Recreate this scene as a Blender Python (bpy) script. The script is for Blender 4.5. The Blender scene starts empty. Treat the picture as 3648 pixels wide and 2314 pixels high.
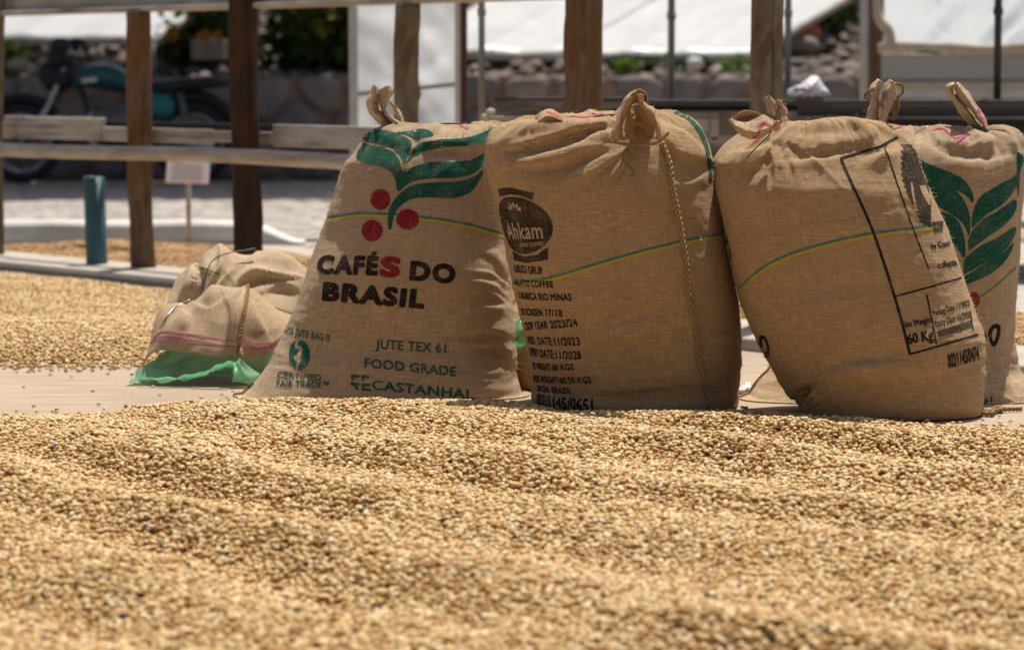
import bpy, bmesh, math, random
import numpy as np
from mathutils import Vector, Matrix, geometry
from mathutils.bvhtree import BVHTree

R = math.radians
random.seed(7)
rng = np.random.default_rng(11)
scene = bpy.context.scene
COL = scene.collection

# ------------------------------------------------------------------ camera, sky, sun, exposure
CAM_H, PITCH, FPX = 0.81, R(4.675), 10944.0          # eye height, tilt, focal length in photo pixels
cam_data = bpy.data.cameras.new('camera')
cam_data.lens, cam_data.sensor_width = 108.0, 36.0
cam_data.clip_start, cam_data.clip_end = 0.1, 2000.0
cam = bpy.data.objects.new('camera', cam_data)
cam.location = (0, 0, CAM_H)
cam.rotation_euler = (R(90) - PITCH, 0, 0)
COL.objects.link(cam)
scene.camera = cam
cam_data.dof.use_dof = True
cam_data.dof.focus_distance = 6.95
cam_data.dof.aperture_fstop = 5.0

SUN_EL, SUN_AZ = R(67.0), R(21.0)                   # azimuth from +Y (away from the camera), negative to the left
world = bpy.data.worlds.new('World')
scene.world = world
world.use_nodes = True
wn = world.node_tree
sky = wn.nodes.new('ShaderNodeTexSky')
sky.sky_type = 'NISHITA'
sky.sun_disc = False
sky.air_density, sky.dust_density, sky.ozone_density = 1.0, 5.0, 0.5
sky.sun_elevation, sky.sun_rotation = SUN_EL, SUN_AZ
wn.nodes['Background'].inputs['Strength'].default_value = 0.070
wn.links.new(sky.outputs[0], wn.nodes['Background'].inputs['Color'])
sun_data = bpy.data.lights.new('sun', 'SUN')
sun_data.energy, sun_data.angle, sun_data.color = 4.9, R(0.53), (1.0, 0.94, 0.84)
sun = bpy.data.objects.new('sun', sun_data)
sdir = Vector((math.sin(SUN_AZ) * math.cos(SUN_EL), math.cos(SUN_AZ) * math.cos(SUN_EL), math.sin(SUN_EL)))
sun.rotation_euler = sdir.to_track_quat('Z', 'Y').to_euler()
COL.objects.link(sun)
vs = scene.view_settings
vs.view_transform, vs.look, vs.exposure, vs.gamma = 'Standard', 'None', 0.13, 1.0
vs.use_curve_mapping = False
scene.cycles.max_bounces = 8
scene.cycles.diffuse_bounces = 4

# ------------------------------------------------------------------ measuring helpers
UPV = np.array([0, math.sin(PITCH), math.cos(PITCH)])
FWD = np.array([0, math.cos(PITCH), -math.sin(PITCH)])
RGT = np.array([1.0, 0, 0])
CAM = np.array([0, 0, CAM_H])

def ray(px, py):
    return FWD + RGT * (px - 1824) / FPX + UPV * (1157 - py) / FPX

def at(px, py, Y):                                    # point of the sight line at distance Y
    d = ray(px, py)
    return CAM + d * (Y / d[1])

def gnd(px, py, z=0.0):                               # where the sight line meets the plane z
    d = ray(px, py)
    return CAM + d * ((z - CAM_H) / d[2])

def project(P):
    D = np.asarray(P) - CAM
    w = D @ FWD
    return 1824 + FPX * (D @ RGT) / w, 1157 - FPX * (D @ UPV) / w

# ------------------------------------------------------------------ small numpy noise
def _hash(ix, iy, seed):
    h = (ix.astype(np.int64) * 374761393 + iy.astype(np.int64) * 668265263 + seed * 974711) & 0xFFFFFFFF
    h = ((h ^ (h >> 13)) * 1274126177) & 0xFFFFFFFF
    return ((h ^ (h >> 16)) & 0xFFFF) / 65535.0

def vnoise(x, y, seed=0):                             # value noise in -1..1
    x = np.asarray(x, float); y = np.asarray(y, float)
    ix, iy = np.floor(x), np.floor(y)
    fx, fy = x - ix, y - iy
    fx = fx * fx * fx * (fx * (fx * 6 - 15) + 10); fy = fy * fy * fy * (fy * (fy * 6 - 15) + 10)
    a, b = _hash(ix, iy, seed), _hash(ix + 1, iy, seed)
    c, d = _hash(ix, iy + 1, seed), _hash(ix + 1, iy + 1, seed)
    return 2 * ((a * (1 - fx) + b * fx) * (1 - fy) + (c * (1 - fx) + d * fx) * fy) - 1

def fbm(x, y, seed=0, octaves=3):
    s, a = 0, 1.0
    for o in range(octaves):
        s = s + a * vnoise(x * 2 ** o, y * 2 ** o, seed + 17 * o); a *= 0.5
    return s

def smooth(a, b, x):
    t = np.clip((np.asarray(x, float) - a) / (b - a), 0, 1)
    return t * t * (3 - 2 * t)

def pchip(x, y, q):
    x, y, q = np.asarray(x, float), np.asarray(y, float), np.asarray(q, float)
    h = np.diff(x); d = np.diff(y) / h
    m = np.zeros_like(y)
    m[0], m[-1] = d[0], d[-1]
    for i in range(1, len(x) - 1):
        if d[i - 1] * d[i] > 0:
            w1, w2 = 2 * h[i] + h[i - 1], h[i] + 2 * h[i - 1]
            m[i] = (w1 + w2) / (w1 / d[i - 1] + w2 / d[i])
    k = np.clip(np.searchsorted(x, q) - 1, 0, len(h) - 1)
    t = (q - x[k]) / h[k]
    return ((2 * t ** 3 - 3 * t ** 2 + 1) * y[k] + (t ** 3 - 2 * t ** 2 + t) * h[k] * m[k]
            + (-2 * t ** 3 + 3 * t ** 2) * y[k + 1] + (t ** 3 - t ** 2) * h[k] * m[k + 1])

def curve(pts, n):                                    # Catmull-Rom through pts, n samples evenly spaced
    P = np.asarray(pts, float)
    if len(P) == 2:
        t = np.linspace(0, 1, n)[:, None]
        return P[0] * (1 - t) + P[1] * t
    Q = np.vstack([2 * P[0] - P[1], P, 2 * P[-1] - P[-2]])
    out = []
    for i in range(1, len(Q) - 2):
        t = np.linspace(0, 1, 24, endpoint=False)[:, None]
        a, b, c, d = Q[i - 1], Q[i], Q[i + 1], Q[i + 2]
        out.append(0.5 * (2 * b + (c - a) * t + (2 * a - 5 * b + 4 * c - d) * t ** 2 + (3 * b - a - 3 * c + d) * t ** 3))
    out = np.vstack(out + [P[-1:]])
    s = np.concatenate([[0], np.cumsum(np.linalg.norm(np.diff(out, axis=0), axis=1))])
    q = np.linspace(0, s[-1], n)
    return np.stack([np.interp(q, s, out[:, k]) for k in range(P.shape[1])], 1)

# ------------------------------------------------------------------ objects
def mesh_obj(name, verts, faces, mat, parent=None, uv=None, flat=False):
    me = bpy.data.meshes.new(name)
    me.from_pydata([tuple(map(float, v)) for v in verts], [], [tuple(int(i) for i in f) for f in faces])
    if mat is not None:
        me.materials.append(mat)
    if not flat:
        me.polygons.foreach_set('use_smooth', [True] * len(me.polygons))
    if uv is not None:
        lay = me.uv_layers.new(name='UVMap')
        idx = np.empty(len(me.loops), dtype=np.int32)
        me.loops.foreach_get('vertex_index', idx)
        lay.data.foreach_set('uv', np.asarray(uv, dtype=np.float32)[idx].ravel())
    me.update()
    o = bpy.data.objects.new(name, me)
    COL.objects.link(o)
    if parent is not None:
        o.parent = parent
        o.matrix_parent_inverse = Matrix.Translation(-parent.location) if parent.type == 'EMPTY' else Matrix.Identity(4)
    return o

def thing(name, label, cat, loc, group=None):
    o = bpy.data.objects.new(name, None)
    COL.objects.link(o)
    o.location = tuple(map(float, loc))
    o.empty_display_size = 0.1
    return tag(o, label, cat, group)

def tag(o, label, cat, group=None, kind=None):
    if label: o['label'] = label
    if cat: o['category'] = cat
    if group: o['group'] = group
    if kind: o['kind'] = kind
    return o

class MB:
    """collects plain shapes into one mesh"""
    def __init__(self): self.v, self.f = [], []
    def add(self, V, F):
        b = len(self.v)
        self.v += [tuple(map(float, p)) for p in V]
        self.f += [tuple(int(i) + b for i in f) for f in F]
        return self
    def box(self, c, s, X=(1, 0, 0), Z=(0, 0, 1)):
        c = np.asarray(c, float); X = np.asarray(X, float); X = X / np.linalg.norm(X)
        Z = np.asarray(Z, float); Yv = np.cross(Z, X); Yv /= np.linalg.norm(Yv); Z = np.cross(X, Yv)
        V = [c + X * s[0] * i / 2 + Yv * s[1] * j / 2 + Z * s[2] * k / 2 for i in (-1, 1) for j in (-1, 1) for k in (-1, 1)]
        return self.add(V, [(0, 1, 3, 2), (4, 6, 7, 5), (0, 4, 5, 1), (2, 3, 7, 6), (0, 2, 6, 4), (1, 5, 7, 3)])
    def bar(self, a, b, w, h, up=(0, 0, 1)):
        a, b = np.asarray(a, float), np.asarray(b, float)
        return self.box((a + b) / 2, (np.linalg.norm(b - a), w, h), b - a, up)
    def tube(self, pts, r, seg=10, caps=True, flat=None):
        P = np.asarray(pts, float); n = len(P)
        r = np.broadcast_to(np.asarray(r, float), (n,))
        T = np.gradient(P, axis=0); T /= np.linalg.norm(T, axis=1)[:, None] + 1e-12
        ref = np.array([0, 0, 1.0]) if abs(T[0][2]) < 0.9 else np.array([1.0, 0, 0])
        V = []
        A = None
        for i in range(n):
            A = np.cross(T[i], ref) if A is None else A - T[i] * (A @ T[i])
            A = A / (np.linalg.norm(A) + 1e-12)
            B = np.cross(T[i], A)
            for k in range(seg):
                t = 2 * math.pi * k / seg
                V.append(P[i] + r[i] * (A * math.cos(t) + B * math.sin(t)))
        F = [(i * seg + k, i * seg + (k + 1) % seg, (i + 1) * seg + (k + 1) % seg, (i + 1) * seg + k)
             for i in range(n - 1) for k in range(seg)]
        if caps:
            F += [tuple(range(seg - 1, -1, -1)), tuple((n - 1) * seg + k for k in range(seg))]
        return self.add(V, F)
    def torus(self, c, ax, R1, r, n=40, m=10, a0=0, a1=2 * math.pi, sx=1.0):
        c = np.asarray(c, float); ax = np.asarray(ax, float); ax /= np.linalg.norm(ax)
        U = np.cross(ax, (0, 0, 1.0)); U /= np.linalg.norm(U); W = np.cross(U, ax)
        full = abs(a1 - a0 - 2 * math.pi) < 1e-6
        nn = n if full else n + 1
        V = []
        for i in range(nn):
            t = a0 + (a1 - a0) * i / n
            e = U * math.cos(t) + W * math.sin(t)
            for k in range(m):
                q = 2 * math.pi * k / m
                V.append(c + e * (R1 + r * math.cos(q)) + ax * r * sx * math.sin(q))
        F = [(i * m + k, ((i + 1) % nn) * m + k, ((i + 1) % nn) * m + (k + 1) % m, i * m + (k + 1) % m)
             for i in range(n) for k in range(m)]
        return self.add(V, F)
    def ball(self, c, r, X=(1, 0, 0), Z=(0, 0, 1), nu=16, nv=10, e=1.0):
        c = np.asarray(c, float); X = np.asarray(X, float); X /= np.linalg.norm(X)
        Z = np.asarray(Z, float); Yv = np.cross(Z, X); Yv /= np.linalg.norm(Yv); Z = np.cross(X, Yv)
        V, F = [], []
        sg = lambda a: math.copysign(abs(a) ** e, a)
        for j in range(nv + 1):
            p = -math.pi / 2 + math.pi * j / nv
            for i in range(nu):
                t = 2 * math.pi * i / nu
                V.append(c + X * r[0] * sg(math.cos(p)) * sg(math.cos(t)) + Yv * r[1] * sg(math.cos(p)) * sg(math.sin(t)) + Z * r[2] * sg(math.sin(p)))
        F = [(j * nu + i, j * nu + (i + 1) % nu, (j + 1) * nu + (i + 1) % nu, (j + 1) * nu + i) for j in range(nv) for i in range(nu)]
        return self.add(V, F)
    def build(self, name, mat, parent=None, flat=False, bevel=0.0):
        o = mesh_obj(name, self.v, self.f, mat, parent, flat=flat)
        if bevel:
            m = o.modifiers.new('bevel', 'BEVEL'); m.width = bevel; m.segments = 2; m.limit_method = 'ANGLE'
        return o

# ------------------------------------------------------------------ materials
def new_mat(name):
    m = bpy.data.materials.new(name); m.use_nodes = True
    nt = m.node_tree
    return m, nt, nt.nodes['Principled BSDF']

def nd(nt, typ, ins=None, **props):
    n = nt.nodes.new(typ)
    for k, v in props.items():
        setattr(n, k, v)
    for k, v in (ins or {}).items():
        s = n.inputs[k]
        if hasattr(v, 'is_output') and v.is_output:
            nt.links.new(v, s)
        else:
            s.default_value = v
    return n

def mth(nt, op, a, b=0.0, c=None):
    ins = {0: a, 1: b}
    if c is not None: ins[2] = c
    return nd(nt, 'ShaderNodeMath', ins, operation=op).outputs[0]

def mixc(nt, f, a, b, blend='MIX'):
    n = nt.nodes.new('ShaderNodeMix'); n.data_type = 'RGBA'; n.blend_type = blend
    for s, v in ((n.inputs[0], f), (n.inputs[6], a), (n.inputs[7], b)):
        if hasattr(v, 'is_output') and v.is_output: nt.links.new(v, s)
        else: s.default_value = v if not isinstance(v, tuple) or len(v) == 4 else (*v, 1)
    return n.outputs[2]

def ramp(nt, fac, stops, interp='LINEAR'):
    n = nt.nodes.new('ShaderNodeValToRGB'); cr = n.color_ramp; cr.interpolation = interp
    while len(cr.elements) < len(stops): cr.elements.new(0.5)
    for e, (p, c) in zip(cr.elements, stops):
        e.position = p; e.color = (*c, 1) if len(c) == 3 else c
    nt.links.new(fac, n.inputs[0])
    return n.outputs[0]

def noise_tex(nt, vec, scale, detail=4.0, rough=0.55, dist=0.0):
    return nd(nt, 'ShaderNodeTexNoise', {'Vector': vec, 'Scale': scale, 'Detail': detail, 'Roughness': rough, 'Distortion': dist}).outputs[0]

def mapping(nt, vec, scale=(1, 1, 1), loc=(0, 0, 0), rot=(0, 0, 0)):
    return nd(nt, 'ShaderNodeMapping', {'Vector': vec, 'Scale': scale, 'Location': loc, 'Rotation': rot}).outputs[0]

def bump(nt, bsdf, h, dist, strength=1.0):
    b = nd(nt, 'ShaderNodeBump', {'Height': h, 'Distance': dist, 'Strength': strength})
    nt.links.new(b.outputs[0], bsdf.inputs['Normal'])

def mat_simple(name, c1, c2=None, scale=8.0, rough=0.7, spec=0.3, metal=0.0, bmp=0.0, bscale=60.0, stretch=(1, 1, 1), detail=5.0, lo=0.35, hi=0.65):
    m, nt, b = new_mat(name)
    b.inputs['Roughness'].default_value = rough
    b.inputs['Specular IOR Level'].default_value = spec
    b.inputs['Metallic'].default_value = metal
    co = nd(nt, 'ShaderNodeTexCoord').outputs['Object']
    vec = mapping(nt, co, stretch)
    n = noise_tex(nt, vec, scale, detail)
    col = ramp(nt, n, [(lo, c1), (hi, c2 or tuple(x * 0.8 for x in c1))])
    nt.links.new(col, b.inputs['Base Color'])
    if bmp:
        bump(nt, b, noise_tex(nt, vec, bscale, 4.0), bmp)
    return m

def weave_nodes(nt, pitch=0.0033):
    """threads, slubs and unevenness of jute cloth, from the cloth's own UV in metres"""
    uv = nd(nt, 'ShaderNodeUVMap', uv_map='UVMap').outputs[0]
    wob = nd(nt, 'ShaderNodeTexNoise', {'Vector': uv, 'Scale': 22.0, 'Detail': 2.0})
    off = nd(nt, 'ShaderNodeVectorMath', {0: wob.outputs['Color'], 1: (0.5, 0.5, 0.5)}, operation='SUBTRACT').outputs[0]
    off = nd(nt, 'ShaderNodeVectorMath', {0: off, 'Scale': 0.004}, operation='SCALE').outputs[0]
    uvw = nd(nt, 'ShaderNodeVectorMath', {0: uv, 1: off}, operation='ADD').outputs[0]
    sx = nd(nt, 'ShaderNodeSeparateXYZ', {0: uvw})
    k = math.pi / pitch
    a = mth(nt, 'ABSOLUTE', mth(nt, 'SINE', mth(nt, 'MULTIPLY', sx.outputs[0], k)))
    b = mth(nt, 'ABSOLUTE', mth(nt, 'SINE', mth(nt, 'MULTIPLY', sx.outputs[1], k)))
    # which thread lies on top alternates
    alt = mth(nt, 'MULTIPLY', mth(nt, 'SINE', mth(nt, 'MULTIPLY', sx.outputs[0], k)), mth(nt, 'SINE', mth(nt, 'MULTIPLY', sx.outputs[1], k)))
    height = mth(nt, 'ADD', mth(nt, 'MULTIPLY', a, b), mth(nt, 'MULTIPLY', alt, 0.25))
    hx = noise_tex(nt, mapping(nt, uvw, (24, 400, 1)), 1.0, 3.0, 0.7)      # weft slubs
    vx = noise_tex(nt, mapping(nt, uvw, (400, 20, 1), (7, 3, 0)), 1.0, 3.0, 0.7)   # warp slubs
    big = noise_tex(nt, uv, 5.0, 3.0)
    return uv, height, hx, vx, big

def mat_jute(name, base=(0.53, 0.388, 0.243), light=(0.72, 0.56, 0.385), dark=(0.29, 0.19, 0.10), stain=0.0):
    m, nt, b = new_mat(name)
    b.inputs['Roughness'].default_value = 0.9
    b.inputs['Specular IOR Level'].default_value = 0.08
    b.inputs['Sheen Weight'].default_value = 0.12
    b.inputs['Sheen Roughness'].default_value = 0.6
    uv, h, hx, vx, big = weave_nodes(nt)
    f = mth(nt, 'ADD', mth(nt, 'MULTIPLY', hx, 0.55), mth(nt, 'MULTIPLY', vx, 0.45))
    mid1 = tuple(a * .1 + b * .9 for a, b in zip(base, dark)); mid2 = tuple(min(.8, b * 1.12) for a, b in zip(base, light))
    col = ramp(nt, f, [(0.36, mid1), (0.5, base), (0.64, mid2)])
    col = mixc(nt, mth(nt, 'MULTIPLY', mth(nt, 'SUBTRACT', 0.70, h), 0.75), col, dark)
    bands = noise_tex(nt, mapping(nt, uv, (0.6, 28, 1), (3, 9, 0)), 1.0, 2.0)
    col = mixc(nt, mth(nt, 'MULTIPLY', ramp(nt, bands, [(0.5, (0, 0, 0)), (0.75, (1, 1, 1))]), 0.28), col, (base[0] * 0.92, base[1] * 0.78, base[2] * 0.62, 1))
    col = mixc(nt, mth(nt, 'MULTIPLY', ramp(nt, big, [(0.42, (0, 0, 0)), (0.7, (1, 1, 1))]), 0.25 + stain), col, (base[0] * 0.66, base[1] * 0.62, base[2] * 0.58, 1))
    nt.links.new(col, b.inputs['Base Color'])
    hh = mth(nt, 'ADD', h, mth(nt, 'MULTIPLY', f, 1.6))
    bump(nt, b, hh, 0.0012, 0.8)
    return m

def mat_ink(name, ink, jute=(0.48, 0.35, 0.22), cover=0.86):
    m, nt, b = new_mat(name)
    b.inputs['Roughness'].default_value = 0.85
    b.inputs['Specular IOR Level'].default_value = 0.1
    uv, h, hx, vx, big = weave_nodes(nt)
    f = mth(nt, 'ADD', mth(nt, 'MULTIPLY', hx, 0.5), mth(nt, 'MULTIPLY', vx, 0.5))
    miss = ramp(nt, f, [(0.52, (0, 0, 0)), (0.68, (1, 1, 1))])
    fine = ramp(nt, noise_tex(nt, uv, 240.0, 2.0), [(0.5, (0, 0, 0)), (0.72, (1, 1, 1))])
    fac = mth(nt, 'ADD', mth(nt, 'MULTIPLY', miss, 0.48), mth(nt, 'MULTIPLY', fine, 0.30))
    fac = mth(nt, 'ADD', fac, mth(nt, 'MULTIPLY', ramp(nt, noise_tex(nt, uv, 16.0, 3.0), [(0.45, (0, 0, 0)), (0.75, (1, 1, 1))]), 0.22))
    fac = mth(nt, 'ADD', fac, 1 - cover)
    fac = mth(nt, 'MAXIMUM', mth(nt, 'MINIMUM', fac, 0.85), 0.0)
    inkc = mixc(nt, mth(nt, 'MULTIPLY', f, 0.35), (*ink, 1), tuple(min(1, x * 1.9 + 0.01) for x in ink) + (1,))
    nt.links.new(mixc(nt, fac, inkc, (*jute, 1)), b.inputs['Base Color'])
    bump(nt, b, mth(nt, 'ADD', h, f), 0.0010, 0.7)
    return m

M = {}
M['jute'] = mat_jute('jute_cloth')
M['jute_warm'] = mat_jute('jute_cloth_warm', (0.52, 0.352, 0.192), (0.71, 0.52, 0.315), (0.28, 0.168, 0.075), 0.08)
M['jute_pale'] = mat_jute('jute_cloth_pale', (0.56, 0.43, 0.285), (0.70, 0.565, 0.40), (0.38, 0.27, 0.16))
M['black'] = mat_ink('black_ink', (0.014, 0.011, 0.010), cover=1.14)
M['brown'] = mat_ink('faded_black_ink', (0.026, 0.018, 0.014), cover=1.04)
M['green'] = mat_ink('green_ink', (0.002, 0.078, 0.052), cover=1.08)
M['red'] = mat_ink('red_ink', (0.22, 0.008, 0.018), cover=1.08)
M['blue_stripe'] = mat_ink('blue_green_thread', (0.015, 0.17, 0.16), cover=0.98)
M['yellow_stripe'] = mat_ink('yellow_thread', (0.50, 0.32, 0.008), cover=1.0)
M['pink'] = mat_ink('pink_thread', (0.44, 0.025, 0.13), cover=0.92)
M['rope'] = mat_simple('jute_rope', (0.36, 0.24, 0.11), (0.22, 0.13, 0.055), 220.0, 0.95, 0.05, bmp=0.001, bscale=900.0)
M['seam'] = mat_simple('jute_seam_twine', (0.44, 0.305, 0.165), (0.30, 0.195, 0.095), 220.0, 0.95, 0.05, bmp=0.001, bscale=900.0)
M['wire'] = mat_simple('black_wire', (0.012, 0.012, 0.014), (0.03, 0.03, 0.035), 60.0, 0.35, 0.5)
M['steel_wire'] = mat_simple('steel_wire', (0.5, 0.5, 0.52), (0.35, 0.35, 0.36), 60.0, 0.3, 0.5, 0.9)

def mat_concrete(name, c1, c2, dirt, stretch=(1, 4, 1)):
    m, nt, b = new_mat(name)
    b.inputs['Roughness'].default_value = 0.85
    b.inputs['Specular IOR Level'].default_value = 0.25
    co = nd(nt, 'ShaderNodeTexCoord').outputs['Object']
    n1 = noise_tex(nt, mapping(nt, co, stretch), 3.5, 7.0, 0.65)
    n2 = noise_tex(nt, co, 130.0, 3.0, 0.7)
    n3 = noise_tex(nt, co, 0.9, 3.0)
    col = ramp(nt, n1, [(0.33, c1), (0.66, c2)])
    col = mixc(nt, mth(nt, 'MULTIPLY', ramp(nt, n2, [(0.55, (0, 0, 0)), (0.7, (1, 1, 1))]), 0.5), col, dirt)
    col = mixc(nt, mth(nt, 'MULTIPLY', ramp(nt, n3, [(0.45, (0, 0, 0)), (0.7, (1, 1, 1))]), 0.45), col, tuple(x * 0.72 for x in c1))
    nt.links.new(col, b.inputs['Base Color'])
    bump(nt, b, mth(nt, 'ADD', n1, mth(nt, 'MULTIPLY', n2, 0.5)), 0.004, 0.6)
    return m

M['slab'] = mat_concrete('drying_floor_concrete', (0.345, 0.262, 0.190), (0.47, 0.375, 0.285), (0.22, 0.14, 0.075), (0.8, 5, 1))
M['kerb'] = mat_concrete('kerb_concrete', (0.36, 0.32, 0.27), (0.50, 0.46, 0.41), (0.20, 0.16, 0.12), (1.5, 1.5, 1.5))
M['earth'] = mat_concrete('dry_earth', (0.30, 0.25, 0.20), (0.42, 0.37, 0.31), (0.2, 0.15, 0.1), (1, 1, 1))
M['white_kerb'] = mat_simple('whitewash', (0.66, 0.655, 0.63), (0.48, 0.475, 0.455), 3.0, 0.7, 0.3, bmp=0.003, bscale=40.0)
M['wood_post'] = None

def mat_wood(name, c1, c2, c3, lying=False):
    m, nt, b = new_mat(name)
    b.inputs['Roughness'].default_value = 0.88
    b.inputs['Specular IOR Level'].default_value = 0.15
    co = nd(nt, 'ShaderNodeTexCoord').outputs['Object']
    g = noise_tex(nt, mapping(nt, co, (0.07, 0.07, 1) if lying else (1, 1, 0.22)), 55.0, 6.0, 0.7)
    p = noise_tex(nt, mapping(nt, co, (0.2, 0.2, 1) if lying else (1, 1, 0.35)), 11.0, 4.0, 0.6, 0.6)
    col = ramp(nt, g, [(0.33, c1), (0.62, c2)])
    col = mixc(nt, ramp(nt, p, [(0.45, (0, 0, 0)), (0.64, (1, 1, 1))]), col, c3)
    cr = ramp(nt, noise_tex(nt, mapping(nt, co, (0.05, 0.05, 1) if lying else (1, 1, 0.05)), 26.0, 3.0), [(0.60, (0, 0, 0)), (0.68, (1, 1, 1))])
    col = mixc(nt, mth(nt, 'MULTIPLY', cr, 0.45), col, tuple(x * 0.4 for x in c1))
    nt.links.new(col, b.inputs['Base Color'])
    bump(nt, b, mth(nt, 'SUBTRACT', g, mth(nt, 'MULTIPLY', cr, 1.2)), 0.008, 0.8)
    return m

M['post_brown'] = mat_wood('weathered_brown_timber', (0.105, 0.070, 0.042), (0.21, 0.150, 0.098), (0.185, 0.085, 0.030))
M['post_dark'] = mat_wood('dark_old_timber', (0.030, 0.023, 0.018), (0.052, 0.039, 0.029), (0.105, 0.043, 0.018))
M['post_grey'] = mat_wood('grey_brown_timber', (0.145, 0.115, 0.078), (0.26, 0.22, 0.155), (0.13, 0.085, 0.05))
M['board'] = mat_wood('silver_grey_board', (0.40, 0.37, 0.325), (0.55, 0.52, 0.47), (0.33, 0.285, 0.235), True)
M['board_dull'] = mat_wood('dull_grey_board', (0.16, 0.15, 0.13), (0.24, 0.225, 0.20), (0.13, 0.11, 0.09), True)
M['pipe'] = mat_simple('galvanised_pipe', (0.36, 0.35, 0.34), (0.22, 0.21, 0.20), 9.0, 0.5, 0.5, 0.5, stretch=(1, 1, 0.3))
M['pipe_dark'] = mat_simple('dark_painted_pipe', (0.030, 0.029, 0.031), (0.060, 0.057, 0.058), 9.0, 0.5, 0.4)
M['rust'] = mat_simple('red_brown_steel', (0.075, 0.032, 0.026), (0.12, 0.052, 0.040), 12.0, 0.6, 0.4)
M['frame'] = mat_simple('pale_grey_frame', (0.52, 0.52, 0.50), (0.40, 0.40, 0.39), 6.0, 0.6, 0.4)
M['pvc'] = mat_simple('blue_pvc', (0.045, 0.135, 0.165), (0.065, 0.165, 0.19), 10.0, 0.45, 0.5)
M['pvc_dust'] = mat_simple('dusty_pvc', (0.30, 0.34, 0.35), (0.2, 0.25, 0.27), 30.0, 0.8, 0.2)
M['black_mesh'] = mat_simple('black_shade_cloth', (0.016, 0.016, 0.018), (0.040, 0.038, 0.040), 300.0, 0.8, 0.2, bmp=0.001, bscale=700.0)
M['grey_mesh'] = mat_simple('grey_shade_cloth', (0.10, 0.095, 0.10), (0.16, 0.155, 0.155), 400.0, 0.85, 0.2)
M['rubber'] = mat_simple('tyre_rubber', (0.020, 0.020, 0.024), (0.04, 0.04, 0.046), 40.0, 0.75, 0.3)
M['chrome'] = mat_simple('chromed_metal', (0.55, 0.55, 0.58), (0.42, 0.42, 0.45), 20.0, 0.25, 0.5, 0.9)
M['alloy'] = mat_simple('dull_engine_alloy', (0.20, 0.19, 0.19), (0.10, 0.095, 0.095), 30.0, 0.55, 0.5, 0.4)
M['teal'] = mat_simple('teal_paint', (0.006, 0.085, 0.095), (0.008, 0.11, 0.12), 8.0, 0.3, 0.5)
M['teal_bright'] = mat_simple('bright_teal_paint', (0.006, 0.17, 0.19), (0.008, 0.2, 0.21), 8.0, 0.35, 0.5)
M['seat'] = mat_simple('black_vinyl', (0.014, 0.014, 0.018), (0.025, 0.025, 0.03), 20.0, 0.45, 0.4)
M['dark_plastic'] = mat_simple('black_plastic', (0.012, 0.012, 0.014), (0.02, 0.02, 0.022), 20.0, 0.5, 0.4)
M['paper'] = mat_simple('notice_paper', (0.86, 0.82, 0.82), (0.80, 0.75, 0.75), 14.0, 0.8, 0.2)
M['print_grey'] = mat_simple('faint_grey_print', (0.58, 0.50, 0.50), (0.62, 0.55, 0.55), 90.0, 0.8, 0.2)
M['bark'] = mat_wood('tree_bark', (0.10, 0.075, 0.055), (0.16, 0.12, 0.09), (0.12, 0.10, 0.07))
M['mortar'] = mat_simple('pink_mortar', (0.40, 0.26, 0.20), (0.26, 0.18, 0.145), 6.0, 0.95, 0.1, bmp=0.01, bscale=30.0)
M['petal'] = mat_simple('yellow_petal', (0.40, 0.22, 0.010), (0.30, 0.14, 0.008), 20.0, 0.7, 0.2)
M['scrap'] = mat_simple('white_plastic_scrap', (0.72, 0.72, 0.74), (0.60, 0.60, 0.64), 9.0, 0.35, 0.5)
M['beige_cloth'] = mat_simple('beige_rolled_cloth', (0.50, 0.43, 0.35), (0.40, 0.34, 0.27), 14.0, 0.9, 0.1, bmp=0.006, bscale=20.0)
M['trough'] = mat_simple('grey_plastic_trough', (0.31, 0.30, 0.29), (0.38, 0.37, 0.355), 3.0, 0.8, 0.2, stretch=(0.4, 1, 2))

def mat_leaf(name, c1, c2):
    m, nt, b = new_mat(name)
    b.inputs['Roughness'].default_value = 0.55
    b.inputs['Specular IOR Level'].default_value = 0.35
    g = nd(nt, 'ShaderNodeNewGeometry').outputs['Random Per Island']
    nt.links.new(ramp(nt, g, [(0.0, c1), (1.0, c2)]), b.inputs['Base Color'])
    tr = nd(nt, 'ShaderNodeBsdfTranslucent', {'Color': (*c2, 1)})
    mx = nd(nt, 'ShaderNodeMixShader', {0: 0.3, 1: b.outputs[0], 2: tr.outputs[0]})
    nt.links.new(mx.outputs[0], nt.nodes['Material Output'].inputs[0])
    return m

M['leaf'] = mat_leaf('dark_leaf', (0.025, 0.055, 0.014), (0.06, 0.11, 0.02))
M['leaf_bright'] = mat_leaf('bright_leaf', (0.06, 0.13, 0.018), (0.14, 0.22, 0.03))
M['leaf_yellow'] = mat_leaf('yellow_leaf', (0.20, 0.20, 0.02), (0.42, 0.32, 0.03))

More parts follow.
